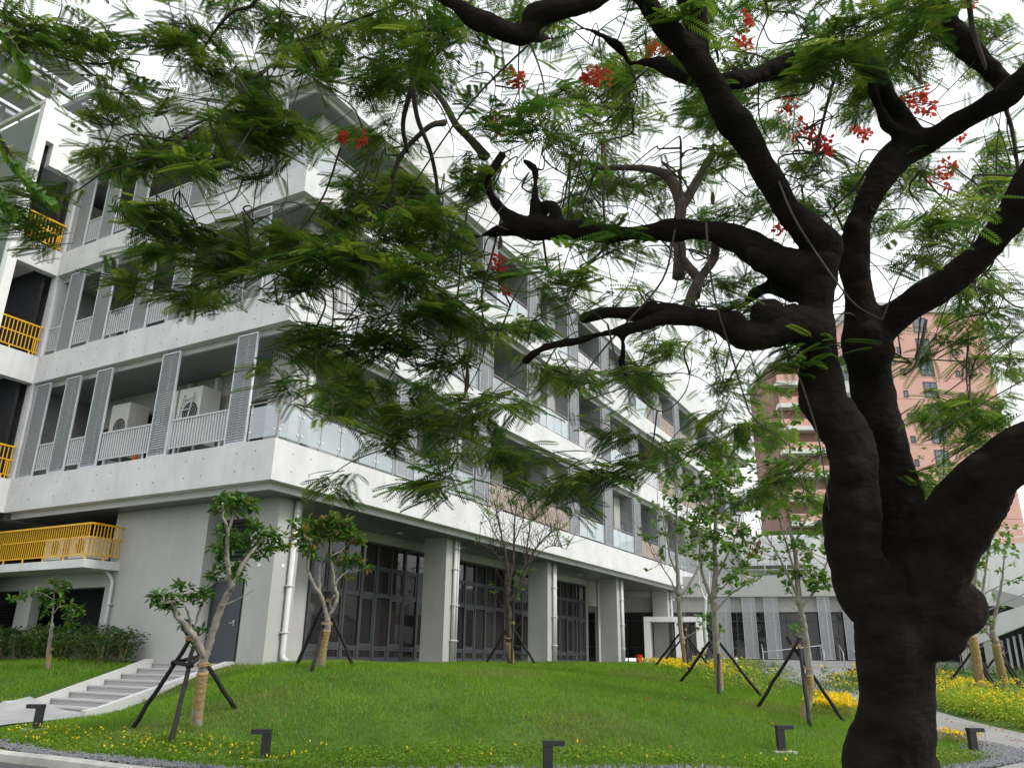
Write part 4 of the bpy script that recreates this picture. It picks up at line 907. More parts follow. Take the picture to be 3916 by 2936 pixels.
# ------------------------------------------------------------------ planting
def tufts(name, poly, n, hgt, mats, wts, lsize, label, cat, flower=0, fmat=None, straw=0, proto=None, clump=0.18):
    c = sample_poly(poly, max(3, n // 70)); hgts = hgt * (0.55 + 0.6 * rng.random(len(c)))
    k = rng.integers(0, len(c), n); q = c[k] + rng.normal(0, clump, (n, 2)); f = rng.random(n) ** 0.7
    z0 = H(q[:, 0], q[:, 1]); rad = np.linalg.norm(q - c[k], axis=1) / (clump * 2)
    z = z0 + f * hgts[k] * np.clip(1.1 - rad * 0.5, 0.3, 1)
    P = np.stack([q[:, 0], q[:, 1], z], 1); D = np.stack([rng.normal(size=n), rng.normal(size=n), 0.35 + 0.6 * rng.random(n)], 1)
    V1, F1 = leaves(P, D, lsize * (0.7 + 0.6 * rng.random(n)), proto=proto or proto_blade(0.45))
    mi = rng.choice(len(mats), len(F1) // 2, p=wts).repeat(2)
    ms = list(mats); Vs, Fs, Ms = [V1], [F1], [mi]; off = len(V1)
    if flower:
        kk = rng.integers(0, len(c), flower); qf = c[kk] + rng.normal(0, clump * 0.9, (flower, 2))
        Pf = np.stack([qf[:, 0], qf[:, 1], H(qf[:, 0], qf[:, 1]) + hgts[kk] * (0.9 + 0.2 * rng.random(flower))], 1)
        Pf = np.repeat(Pf, 4, 0) + rng.normal(0, 0.02, (flower * 4, 3))
        V2, F2 = leaves(Pf, rng.normal(size=(flower * 4, 3)), np.full(flower * 4, 0.05), proto=proto_blade(0.9))
        Vs.append(V2); Fs.append(F2 + off); Ms.append(np.full(len(F2), len(ms))); ms.append(fmat); off += len(V2)
    if straw:
        kk = rng.integers(0, len(c), straw); qs = c[kk] + rng.normal(0, clump, (straw, 2)); zz = H(qs[:, 0], qs[:, 1])
        V3, F3 = leaves(np.stack([qs[:, 0], qs[:, 1], zz], 1), np.stack([rng.normal(0, 0.25, straw), rng.normal(0, 0.25, straw), np.ones(straw)], 1), hgt * (0.6 + 0.6 * rng.random(straw)), proto=proto_blade(0.035, 0.0, 0.02))
        Vs.append(V3); Fs.append(F3 + off); Ms.append(np.full(len(F3), len(ms))); ms.append(M['straw']); off += len(V3)
    o = link(name, np_mesh(name, np.concatenate(Vs), np.concatenate(Fs), ms, np.concatenate(Ms)))
    return tag(o, label, cat, kind='stuff')
def vpoly(l): return [tuple(ground_hit(a, b)[:2]) for a, b in l]
tufts('yellow_flower_bed', vpoly([(1388, 1432), (1450, 1428), (1520, 1440), (1610, 1462), (1590, 1478), (1480, 1466), (1400, 1445)]), 3800, 0.30, [M['cover'], M['limeleaf']], [0.6, 0.4], 0.07, 'low bed of yellow flowers on the crest of the lawn', 'flower bed', 1100, M['yellowflower'], 150)
tufts('lime_shrub_bed', vpoly([(1490, 1445), (1560, 1430), (1640, 1445), (1690, 1480), (1660, 1505), (1600, 1502), (1530, 1480)]), 6500, 0.42, [M['limeleaf'], M['cover'], M['hedge']], [0.45, 0.35, 0.2], 0.08, 'yellow green shrub bed around the staked trees', 'shrub bed', 160, M['yellowflower'], 260)
tufts('green_weed_bed', vpoly([(1380, 1425), (1470, 1420), (1560, 1424), (1650, 1440), (1740, 1470), (1790, 1500), (1700, 1498), (1600, 1450), (1480, 1432)]), 6500, 0.45, [M['hedge'], M['cover']], [0.6, 0.4], 0.08, 'green weedy bed between lawn and plaza', 'weed bed', 0, None, 160)
tufts('yellow_flower_clump', vpoly([(1755, 1528), (1825, 1528), (1838, 1548), (1762, 1550)]), 1500, 0.34, [M['cover'], M['limeleaf']], [0.5, 0.5], 0.06, 'clump of yellow flowers at the foot of the staked tree near the trunk', 'flower bed', 700, M['yellowflower'], 120)
tufts('path_side_weeds', vpoly([(1780, 1462), (1850, 1466), (1870, 1500), (1845, 1515), (1790, 1490)]), 1800, 0.42, [M['hedge'], M['cover']], [0.7, 0.3], 0.08, 'green weeds beyond the path left of the trunk', 'weed bed', 60, M['yellowflower'], 40)
tufts('lime_hedge', [(9.5, -15.6), (10.6, -14.6), (12.3, -13.7), (14.6, -12.7), (16.4, -14.6), (15, -17), (11, -18)], 15000, 0.62, [M['limeleaf'], M['cover'], M['yellowflower']], [0.70, 0.26, 0.04], 0.085, 'bright lime and yellow hedge along the far side of the path', 'hedge', 260, M['yellowflower'], 0)
tufts('yellow_meadow', [(12.2, -13.2), (15, -11.95), (18.3, -10.75), (22, -10.3), (22, -16), (15, -14)], 5200, 0.5, [M['cover'], M['limeleaf'], M['hedge']], [0.4, 0.4, 0.2], 0.08, 'loose yellow flowering meadow behind the lime hedge', 'flower bed', 700, M['yellowflower'], 420)
tufts('far_green_bed', [(22, -10.4), (28, -9.5), (34, -12.2), (34, -20), (24, -18)], 6000, 0.6, [M['hedge'], M['cover']], [0.75, 0.25], 0.10, 'dark green planting before the slatted building', 'shrub bed', 0, None, 200)
tufts('dry_grass_tuft', [(5.0, -13.9), (5.8, -13.6), (6.2, -13.9), (5.6, -14.2)], 150, 0.3, [M['straw'], M['cover']], [0.6, 0.4], 0.06, 'dry grass tuft with few yellow flowers behind the right bollard', 'grass tuft', 40, M['yellowflower'], 200)
# hedge of young bamboo-like shrubs along the wall, one plant each
HG = [(0.55, y) for y in np.arange(4.95, 14.5, 0.62)] + [(0.1, y) for y in np.arange(5.6, 14, 0.75)]
hl = ['narrow leafy hedge plant next to the top of the steps', 'straw coloured hedge plant second from the steps']
protos = []
for v in range(3):
    n = 260; f = rng.random(n); P = np.stack([rng.normal(0, 0.17, n) * (0.5 + f), rng.normal(0, 0.17, n) * (0.5 + f), 0.12 + 0.75 * f ** 0.8], 1)
    D = np.stack([rng.normal(size=n), rng.normal(size=n), rng.normal(0.1, 0.4, n)], 1)
    V1, F1 = leaves(P, D, 0.11 + 0.07 * rng.random(n), proto=proto_blade(0.3)); n2 = 12
    V2, F2 = leaves(np.stack([rng.normal(0, 0.06, n2), rng.normal(0, 0.06, n2), np.zeros(n2)], 1), np.stack([rng.normal(0, 0.2, n2), rng.normal(0, 0.2, n2), np.ones(n2)], 1), 0.6 + 0.3 * rng.random(n2), proto=proto_blade(0.025, 0, 0.03))
    fol = np_mesh('foliage', V1, F1, [M['hedge'], M['cover'] if v == 2 else M['hedge']], (rng.random(len(F1)) < 0.2).astype(int)); stm = np_mesh('stem', V2, F2, [M['straw']]); protos.append((fol, stm))
for i, (x, y) in enumerate(HG):
    x += rng.normal(0, 0.08); y += rng.normal(0, 0.1)
    near = i == 0
    t = empty('hedge_plant', (x, y, h1(x, y)), 'leafy hedge plant beside the top of the steps, nearest to the door' if near else 'leafy green hedge plant in the row along the grey plinth wall', 'hedge plant', 'hedge plants along the wall')
    fol, stm = protos[i % 3]; link('foliage', fol, t, True); link('stem', stm, t, True); t.rotation_euler = (0, 0, rng.random() * 6.28); s = 0.8 + 0.35 * rng.random(); t.scale = (s, s, s * (0.85 + 0.2 * rng.random()))

# ------------------------------------------------------------------ young trees: trunk, crown, rope wrap; the stake frames are things of their own
def young_tree(base, lines, clumps, bark, leafms, wts, lsize, label, wrap, lproto=None, twigs=None, name='young_tree', seed=1, dens=1.7, extra=None):
    """base (x, y, z); lines: [([(vx, vy)...], r0, r1, depth drift)]; clumps: [(vx, vy, radius m, count, depth offset)]"""
    r_ = np.random.default_rng(seed); base = np.array(base); d0 = float((base - CAM) @ (B @ np.array([0, 0, 1.0])))
    t = empty(name, tuple(base), label, 'tree', 'young trees'); m = MB(); nodes = []
    for li, (pl, ra, rb_, dr) in enumerate(lines):
        P = np.array([at(a, b, d0 + dr * (i / (len(pl) - 1)) ** 1.2) for i, (a, b) in enumerate(pl)])
        if li == 0: P[0] = base - np.array([0, 0, 0.08])
        S = spline(P, 6); k = len(S); S[1:-1] += r_.normal(0, 0.006, (k - 2, 3)); m.tube(S, np.linspace(ra, rb_, k), 8); nodes.extend(S[k // 3:])
    nodes = np.array(nodes)
    if twigs:
        for (a, b, cnt, ln, up) in twigs:                          # bare twigs: start, count, length, upward bias
            for _ in range(cnt):
                p0 = nodes[r_.integers(len(nodes))]; d = r_.normal(0, 1, 3); d[2] = abs(d[2]) * up + 0.3; d /= np.linalg.norm(d); L = ln * (0.4 + 0.8 * r_.random())
                S = spline([p0, p0 + d * L * 0.5 + r_.normal(0, 0.04, 3), p0 + d * L + np.array([0, 0, 0.1 * L])], 3); m.tube(S, np.linspace(0.010, 0.003, len(S)), 4, False)
                if r_.random() < b: clumps = clumps + [(S[-1], None, 0.07, int(a), 0)]
    Ps, Ds = [], []
    for c in clumps:
        c3 = np.asarray(c[0]) if c[1] is None else at(c[0], c[1], d0 + c[4])
        if c[1] is not None:
            p0 = nodes[np.argmin(np.linalg.norm(nodes - c3, axis=1))]; mid = (p0 + c3) / 2 + np.array([0, 0, -0.06])
            S = spline([p0, mid, c3], 4); m.tube(S, np.linspace(0.014, 0.005, len(S)), 5, False)
        n = max(3, int(c[3] * dens)); nb = max(1, n // 7)
        hub = c3 + r_.normal(0, c[2] * 0.62, (nb, 3)) * np.array([1, 1, 0.7]); k = r_.integers(0, nb, n)
        o = r_.normal(0, 1, (n, 3)); o[:, 2] = o[:, 2] * 0.6 + 0.12; o /= np.linalg.norm(o, axis=1)[:, None]
        Ps.append(hub[k] + o * 0.02); Ds.append(o)
    tr = m.build('trunk', bark, t, True)
    P, D = np.concatenate(Ps), np.concatenate(Ds); n = len(P)
    V1, F1 = scatter(*(lproto or proto_blade(0.40)), P, rots(D, np.array([0, 0, 1.0]) + r_.normal(0, 0.3, (n, 3))), lsize * (0.65 + 0.6 * r_.random(n)))
    mi = r_.choice(len(leafms), len(F1) // 2, p=wts).repeat(2); link('crown', np_mesh('crown', V1, F1, leafms, mi), t)
    if wrap:
        P = np.array([at(a, b, d0) for a, b in wrap[0]]); 
        if wrap[1]: P[0] = base
        S = spline(P, 14); k = len(S); rr = wrap[2] * (1 + 0.05 * np.sin(np.arange(k) * 1.9)); m = MB(); m.tube(S, rr, 12); m.build('rope_wrap', M['rope'], t, True)
        m = MB(); q = S[-1] + np.array([0, 0, 0.10])
        for i in range(2):
            a = np.linspace(0, 6.28, 15); m.tube(np.stack([q[0] + (wrap[2] + 0.012) * np.cos(a), q[1] + (wrap[2] + 0.012) * np.sin(a), np.full(15, q[2] + 0.03 * i) + 0.01 * np.sin(3 * a)], 1), 0.014, 6)
        m.build('rope_tie', M['rope'], t, True)
    return t, base
def stakes(base, feet_r, apex, ang0, label, bars=False, n=3, cross=0.16):
    t = empty('tree_stakes', tuple(base), label, 'tree stakes', 'charred tripod stakes propping the young trees'); ends = []
    for k in range(n):
        a = ang0 + k * 2 * math.pi / n; f = np.array([math.cos(a), math.sin(a)]) * feet_r
        p0 = np.array([base[0] + f[0], base[1] + f[1], 0]); p0[2] = h1(p0[0], p0[1]) - 0.05
        side = np.array([-f[1], f[0]]) / feet_r * 0.075
        top = np.array([base[0] - f[0] * cross + side[0], base[1] - f[1] * cross + side[1], base[2] + apex])
        m = MB(); S = np.linspace(p0, top, 9); S[1:-1] += rng.normal(0, 0.008, (7, 3)); m.tube(S, np.linspace(0.042, 0.036, 9), 8); m.build('pole', M['stake'], t, True); ends.append((p0, top))
    if bars:
        fr = 0.66
        pts = [a * (1 - fr) + b * fr for a, b in ends]
        for i in range(n):
            a, b = pts[i], pts[(i + 1) % n]; e = (b - a) * 0.18; m = MB(); m.tube([a - e, b + e], 0.034, 8); m.build('cross_bar', M['stake'], t, True)
    m = MB(); q = np.array(base) + np.array([0, 0, apex * 0.86])
    for i in range(3):
        a = np.linspace(0, 6.28, 13); m.tube(np.stack([q[0] + 0.10 * np.cos(a), q[1] + 0.10 * np.sin(a), q[2] + 0.03 * i + 0.02 * np.cos(2 * a)], 1), 0.012, 5)
    m.build('lashing', M['rope'], t, True)
b1 = np.array([-3.55, -2.63, 0]); b1[2] = h1(b1[0], b1[1]) - 0.02
GL = [M['glossy'], M['glossy2'], M['rusty']]
young_tree(b1, [([(425, 1560), (432, 1490), (440, 1430), (452, 1390), (470, 1330), (490, 1285), (500, 1270)], 0.085, 0.05, 0.1), ([(500, 1270), (520, 1225), (545, 1190), (560, 1175), (575, 1160)], 0.045, 0.02, 0.5), ([(500, 1275), (492, 1220), (490, 1180), (492, 1140), (482, 1120), (480, 1085)], 0.045, 0.018, -0.2), ([(492, 1150), (505, 1110), (522, 1088)], 0.028, 0.014, 0.3),
                 ([(440, 1418), (425, 1380), (400, 1350), (380, 1325), (373, 1297)], 0.060, 0.040, -0.3), ([(420, 1372), (425, 1335), (438, 1300), (455, 1265), (475, 1250)], 0.026, 0.012, 0.4), ([(415, 1365), (408, 1330), (400, 1310), (385, 1300)], 0.02, 0.01, -0.2), ([(476, 1310), (520, 1290), (548, 1272)], 0.012, 0.006, 0.1)],
           [(482, 1082, 0.17, 60, 0), (515, 1078, 0.17, 60, 0.2), (535, 1092, 0.14, 45, 0.1), (470, 1095, 0.12, 35, -0.2), (510, 1100, 0.15, 50, 0.4), (560, 1140, 0.14, 45, 0.4), (590, 1155, 0.14, 50, 0.5), (575, 1180, 0.17, 55, 0.4), (600, 1185, 0.13, 35, 0.6), (545, 1160, 0.14, 40, 0.4),
            (490, 1160, 0.15, 50, 0.0), (515, 1172, 0.16, 55, 0.3), (535, 1195, 0.14, 40, 0.3), (470, 1172, 0.10, 25, 0), (475, 1210, 0.14, 40, 0.2), (500, 1225, 0.15, 45, 0.2), (465, 1240, 0.11, 30, 0.2), (510, 1245, 0.10, 25, 0.1), (345, 1290, 0.13, 32, -0.3), (375, 1300, 0.12, 32, -0.2), (395, 1275, 0.14, 45, -0.1), (425, 1290, 0.13, 40, 0.0), (440, 1280, 0.1, 25, 0), (355, 1312, 0.11, 24, -0.3), (330, 1290, 0.06, 10, -0.3), (405, 1345, 0.09, 16, 0.1), (442, 1360, 0.08, 12, 0.1), (420, 1400, 0.04, 4, 0)],
           M['palebark'], GL, [0.80, 0.195, 0.005], 0.15, 'young glossy-leaved tree with two cut limbs and a rope-wrapped trunk before the steps', ([(425, 1560), (432, 1490), (438, 1450)], True, 0.095), dens=1.35, seed=3)
stakes(b1 - 0.28 * np.array([*VR, 0]), 1.0, 1.62, math.atan2(VR[1], VR[0]) + 0.78, 'charred tripod with cross bars propping the glossy tree before the steps', True)
b2 = np.array([0.1, -2.05, 0]); b2[2] = h1(b2[0], b2[1]) - 0.02
young_tree(b2, [([(692, 1450), (698, 1390), (708, 1352), (706, 1325)], 0.085, 0.055, 0.0), ([(706, 1328), (695, 1290), (680, 1265), (668, 1240), (662, 1215), (668, 1190), (672, 1165)], 0.045, 0.02, -0.3), ([(690, 1280), (690, 1250), (692, 1225), (700, 1200), (698, 1165), (700, 1140)], 0.035, 0.018, 0.3), ([(708, 1330), (722, 1310), (728, 1285), (722, 1262), (720, 1240), (716, 1215), (714, 1190), (716, 1160)], 0.042, 0.018, 0.1), ([(722, 1262), (735, 1245), (752, 1232), (770, 1225)], 0.02, 0.01, 0.3), ([(712, 1200), (735, 1190), (752, 1172)], 0.016, 0.01, 0.3), ([(716, 1318), (713, 1300), (722, 1285)], 0.016, 0.016, -0.1)],
           [(650, 1150, 0.18, 60, -0.2), (672, 1135, 0.2, 75, 0), (700, 1128, 0.2, 75, 0.2), (728, 1130, 0.2, 70, 0.2), (660, 1175, 0.16, 50, -0.2), (685, 1155, 0.18, 60, 0.1), (712, 1150, 0.18, 60, 0.2), (740, 1150, 0.18, 60, 0.3), (762, 1160, 0.2, 70, 0.3), (780, 1168, 0.12, 35, 0.3), (672, 1195, 0.12, 30, -0.2), (735, 1200, 0.16, 45, 0.2), (760, 1205, 0.16, 45, 0.3), (775, 1215, 0.12, 30, 0.3), (745, 1222, 0.12, 25, 0.2), (785, 1228, 0.06, 10, 0.3), (745, 1245, 0.08, 10, 0.3), (720, 1112, 0.1, 22, 0.2), (755, 1125, 0.1, 20, 0.3), (640, 1130, 0.1, 20, -0.2)],
           M['palebark'], GL, [0.55, 0.34, 0.11], 0.16, 'young tree with rusty and bright green leaves in front of the first window bay', ([(692, 1450), (698, 1390), (705, 1358)], True, 0.095), dens=1.35, seed=5)
stakes(b2, 0.75, 1.6, math.atan2(VR[1], VR[0]) + 2.6, 'charred tripod with cross bars propping the rusty-leaved tree', True)
b3 = np.array([8.7, -2.0, 0]); b3[2] = h1(b3[0], b3[1]) - 0.02
young_tree(b3, [([(1104, 1437), (1100, 1400), (1098, 1360), (1099, 1330), (1096, 1290), (1098, 1255)], 0.098, 0.07, 0), ([(1098, 1255), (1092, 1200), (1085, 1165), (1075, 1120), (1068, 1085)], 0.05, 0.012, -0.4), ([(1098, 1262), (1108, 1215), (1110, 1170), (1112, 1120), (1118, 1080)], 0.055, 0.012, 0.1), ([(1100, 1300), (1125, 1260), (1140, 1215), (1160, 1180), (1190, 1150), (1215, 1140)], 0.06, 0.012, 0.5), ([(1122, 1262), (1135, 1210), (1140, 1160), (1150, 1110)], 0.035, 0.01, 0.2), ([(1092, 1225), (1070, 1195), (1050, 1180), (1035, 1172)], 0.02, 0.006, -0.3), ([(1090, 1190), (1062, 1140), (1052, 1105)], 0.025, 0.006, 0.2), ([(1140, 1218), (1175, 1185), (1200, 1178), (1222, 1185)], 0.02, 0.006, 0.3), ([(1110, 1170), (1128, 1125), (1130, 1090)], 0.02, 0.006, -0.4), ([(1160, 1180), (1175, 1140), (1180, 1105)], 0.018, 0.006, 0.4)],
           [(1055, 1105, 0.14, 14, 0), (1075, 1090, 0.14, 16, 0), (1110, 1085, 0.16, 18, 0), (1140, 1100, 0.14, 14, 0.2), (1205, 1150, 0.2, 34, 0.4), (1228, 1165, 0.12, 18, 0.4), (1130, 1240, 0.15, 18, 0), (1120, 1262, 0.12, 12, 0), (1150, 1225, 0.1, 10, 0.2), (1065, 1130, 0.14, 12, 0), (1120, 1290, 0.1, 8, 0.1)],
           M['twig'], [M['maple'], M['glossy'], M['rusty']], [0.6, 0.3, 0.1], 0.13, 'young tree with mostly bare twiggy branches in front of the second window bay', ([(1104, 1437), (1102, 1410), (1098, 1385)], True, 0.108), twigs=[(5, 0.22, 190, 1.05, 1.6)], seed=8, lproto=proto_blade(0.3))
stakes(b3, 0.95, 1.45, math.atan2(VR[1], VR[0]) + 0.55, 'charred tripod propping the bare twiggy tree')
b4 = np.array([12.8, -6.25, 0]); b4[2] = h1(b4[0], b4[1]) - 0.02
MP = proto_blade(0.75, 0.06, 0.1)
young_tree(b4, [([(1482, 1440), (1476, 1400), (1470, 1360), (1466, 1310), (1465, 1282)], 0.082, 0.075, 0), ([(1465, 1285), (1463, 1235), (1460, 1180), (1462, 1130), (1458, 1080), (1462, 1045)], 0.08, 0.015, 0), ([(1468, 1290), (1492, 1255), (1510, 1220), (1525, 1190), (1530, 1150), (1540, 1100)], 0.05, 0.012, 0.4), ([(1463, 1240), (1448, 1205), (1440, 1160), (1430, 1120), (1420, 1090)], 0.035, 0.01, -0.4), ([(1466, 1300), (1450, 1255), (1430, 1225), (1410, 1195), (1400, 1165)], 0.03, 0.008, 0.2), ([(1462, 1180), (1480, 1140), (1485, 1095), (1490, 1060)], 0.03, 0.01, 0.2)],
           [(1420, 1150, 0.25, 26, 0), (1440, 1110, 0.3, 34, 0.1), (1465, 1080, 0.3, 36, 0), (1410, 1100, 0.25, 24, -0.1), (1485, 1120, 0.3, 40, 0.2), (1460, 1140, 0.3, 30, -0.2), (1500, 1160, 0.25, 28, 0.3), (1425, 1190, 0.2, 16, 0), (1405, 1225, 0.12, 8, 0), (1480, 1190, 0.2, 18, 0.2), (1440, 1060, 0.3, 30, 0.1), (1495, 1275, 0.12, 12, 0.1), (1390, 1165, 0.15, 12, 0), (1530, 1110, 0.3, 30, 0.4), (1450, 1030, 0.2, 16, 0)],
           M['palebark'], [M['maple'], M['glossy2'], M['hedge']], [0.6, 0.25, 0.15], 0.15, 'young thin-leaved tree with two trunks and upright bare shoots in the flower bed', ([(1482, 1440), (1478, 1410), (1474, 1385)], True, 0.092), twigs=[(5, 0.35, 85, 1.3, 2.0)], seed=11, lproto=MP)
stakes(b4, 1.15, 1.42, math.atan2(VR[1], VR[0]) + 0.4, 'charred tripod propping the two-trunked tree in the flower bed')
b5 = np.array([8.2, -8.55, 0]); b5[2] = h1(b5[0], b5[1]) - 0.02
young_tree(b5, [([(1555, 1490), (1550, 1440), (1546, 1390), (1544, 1340), (1540, 1290)], 0.098, 0.085, 0), ([(1540, 1292), (1545, 1230), (1543, 1170), (1546, 1100), (1540, 1040), (1542, 990)], 0.085, 0.015, 0), ([(1540, 1305), (1520, 1250), (1512, 1200), (1510, 1130), (1515, 1060)], 0.05, 0.012, -0.5), ([(1545, 1320), (1575, 1285), (1605, 1265), (1640, 1250)], 0.035, 0.008, 0.4), ([(1545, 1250), (1570, 1200), (1590, 1150), (1600, 1100)], 0.035, 0.01, 0.4), ([(1543, 1170), (1525, 1110), (1500, 1060)], 0.025, 0.008, -0.3), ([(1546, 1110), (1580, 1050), (1600, 1000)], 0.025, 0.008, 0.3), ([(1560, 1270), (1600, 1215), (1625, 1190)], 0.018, 0.006, -0.4)],
           [(1515, 1010, 0.35, 60, 0), (1540, 985, 0.3, 50, 0), (1560, 1010, 0.35, 60, 0.2), (1530, 1050, 0.4, 70, -0.2), (1565, 1060, 0.4, 70, 0.2), (1500, 1070, 0.35, 55, -0.3), (1590, 1040, 0.35, 55, 0.4), (1600, 1090, 0.35, 50, 0.3), (1530, 1100, 0.4, 65, 0), (1570, 1120, 0.4, 60, 0.2), (1505, 1130, 0.35, 45, -0.3), (1600, 1150, 0.35, 40, 0.3), (1540, 1160, 0.4, 50, 0), (1580, 1190, 0.35, 40, 0.2), (1520, 1200, 0.3, 35, -0.2), (1620, 1180, 0.25, 24, 0.2), (1560, 1225, 0.3, 30, 0), (1610, 1225, 0.2, 16, 0.2), (1640, 1160, 0.2, 18, 0.3), (1580, 1260, 0.2, 14, 0.1), (1635, 1245, 0.15, 8, 0.3), (1480, 1040, 0.25, 26, -0.2)],
           M['palebark'], [M['maple'], M['glossy2'], M['hedge']], [0.6, 0.2, 0.2], 0.16, 'tallest young thin-leaved tree with a straight pale trunk left of the hall screens', ([(1555, 1490), (1552, 1455), (1549, 1425)], True, 0.108), twigs=[(6, 0.7, 60, 0.8, 1.2)], seed=13, lproto=MP)
stakes(b5, 1.25, 1.62, math.atan2(VR[1], VR[0]) + 0.25, 'charred tripod propping the tallest thin-leaved tree')
b6 = np.array([5.6, -11.05, 0]); b6[2] = h1(b6[0], b6[1]) - 0.02
young_tree(b6, [([(1748, 1545), (1748, 1480), (1745, 1420), (1738, 1370), (1732, 1330), (1725, 1300)], 0.085, 0.062, 0), ([(1725, 1305), (1722, 1250), (1718, 1200), (1706, 1140), (1700, 1060), (1705, 960), (1690, 900)], 0.065, 0.012, 0.2), ([(1728, 1312), (1755, 1280), (1770, 1250), (1785, 1215), (1795, 1170)], 0.035, 0.01, -0.3), ([(1724, 1290), (1700, 1240), (1675, 1190), (1650, 1150), (1640, 1130)], 0.03, 0.008, -0.4), ([(1720, 1250), (1700, 1180), (1680, 1110), (1660, 1040)], 0.028, 0.008, 0.3), ([(1712, 1180), (1740, 1120), (1760, 1060), (1770, 1000)], 0.028, 0.008, -0.2), ([(1703, 1100), (1670, 1000), (1650, 930)], 0.02, 0.006, 0.4)],
           [(1700, 1180, 0.3, 40, 0), (1735, 1170, 0.3, 40, -0.2), (1720, 1230, 0.3, 45, 0), (1745, 1245, 0.25, 36, 0), (1755, 1270, 0.22, 34, -0.1), (1780, 1255, 0.2, 24, -0.2), (1700, 1260, 0.2, 22, 0.1), (1690, 1120, 0.3, 34, 0), (1740, 1100, 0.3, 34, -0.2), (1770, 1110, 0.25, 24, -0.2), (1660, 1100, 0.25, 22, 0.2), (1680, 1060, 0.3, 34, 0.2), (1720, 1050, 0.3, 34, 0), (1760, 1030, 0.3, 30, -0.2), (1650, 1040, 0.25, 26, 0.3), (1690, 990, 0.3, 36, 0.2), (1740, 980, 0.3, 36, -0.1), (1660, 960, 0.3, 30, 0.4), (1700, 920, 0.3, 30, 0.1), (1770, 960, 0.25, 24, -0.2), (1650, 900, 0.25, 20, 0.4), (1720, 870, 0.25, 20, 0.1), (1790, 1190, 0.2, 18, -0.3), (1800, 1080, 0.2, 18, -0.3)],
           M['palebark'], [M['maple'], M['glossy2'], M['hedge']], [0.6, 0.2, 0.2], 0.14, 'young thin-leaved tree on stakes just left of the thick trunk', ([(1748, 1545), (1748, 1490), (1746, 1455)], True, 0.094), twigs=[(5, 0.6, 60, 0.7, 1.2)], seed=17, lproto=MP)
t6 = [o for o in bpy.data.objects if o.name.startswith('young_tree')][-1]
P = np.array([at(1632 + rng.normal(0, 8), 1170 + rng.normal(0, 22), 18.7) for _ in range(26)])
V1, F1 = leaves(P, np.stack([rng.normal(0, .3, 26), rng.normal(0, .3, 26), -np.ones(26)], 1), np.full(26, 0.13)); c = link('withered_leaves', np_mesh('withered_leaves', V1, F1, [M['deadleaf']]), t6); c['label'] = 'dark red withered leaves hanging on the left side'
stakes(b6, 1.1, 1.72, math.atan2(VR[1], VR[0]) + 0.3, 'charred tripod propping the tree just left of the thick trunk')
bb = np.array([20.5, -3.9, 0]); bb[2] = h1(20.5, -3.9)
young_tree(bb, [([(1524, 1432), (1522, 1400), (1521, 1350), (1522, 1320), (1524, 1290)], 0.09, 0.06, 0), ([(1523, 1295), (1510, 1260), (1506, 1220), (1500, 1180)], 0.04, 0.012, 0), ([(1523, 1295), (1530, 1270), (1532, 1230), (1540, 1200)], 0.035, 0.01, 0.3)], [(1524, 1345, 0.35, 24, 0), (1530, 1365, 0.25, 18, 0), (1505, 1200, 0.4, 24, 0), (1540, 1210, 0.4, 24, 0.2), (1520, 1170, 0.4, 26, 0), (1515, 1260, 0.3, 10, 0)],
           M['white'], [M['maple'], M['glossy2'], M['hedge']], [0.6, 0.2, 0.2], 0.16, 'small white-barked tree far behind between the two staked trees', ([(1524, 1432), (1522, 1405)], True, 0.11), seed=19, lproto=MP)
stakes(bb, 1.2, 1.5, math.atan2(VR[1], VR[0]) + 0.5, 'charred tripod propping the small white-barked tree')
b0_ = np.array([-0.9, 6.1, 0]); b0_[2] = h1(-0.9, 6.1) - 0.02
young_tree(b0_, [([(104, 1440), (106, 1400), (110, 1370), (112, 1345)], 0.055, 0.042, 0), ([(112, 1347), (114, 1320), (116, 1300), (117, 1275), (118, 1255)], 0.024, 0.010, 0), ([(115, 1325), (125, 1312), (138, 1308), (155, 1312)], 0.014, 0.008, -0.2), ([(116, 1295), (95, 1282), (75, 1278), (55, 1288)], 0.012, 0.006, 0.2), ([(117, 1280), (130, 1265), (138, 1250)], 0.010, 0.005, 0.1)],
           [(112, 1252, 0.10, 14, 0), (140, 1258, 0.12, 16, 0.1), (118, 1262, 0.08, 10, 0), (128, 1275, 0.12, 16, 0), (75, 1275, 0.08, 10, 0.1), (98, 1275, 0.10, 12, 0.1), (85, 1285, 0.06, 8, 0.1), (58, 1284, 0.10, 12, 0.2), (42, 1286, 0.05, 6, 0.2), (28, 1292, 0.07, 8, 0.2), (88, 1298, 0.10, 14, 0.1), (98, 1305, 0.08, 10, 0), (132, 1295, 0.10, 12, 0), (110, 1320, 0.08, 10, 0), (150, 1310, 0.12, 18, -0.2), (165, 1315, 0.12, 18, -0.2), (172, 1325, 0.10, 14, -0.2), (150, 1335, 0.12, 16, -0.2), (158, 1345, 0.10, 12, -0.2)],
           M['palebark'], GL, [0.55, 0.445, 0.005], 0.17, 'slim young tree with sparse glossy tufts on the left bank before the balcony', ([(104, 1440), (105, 1425), (106, 1412)], True, 0.062), seed=23)
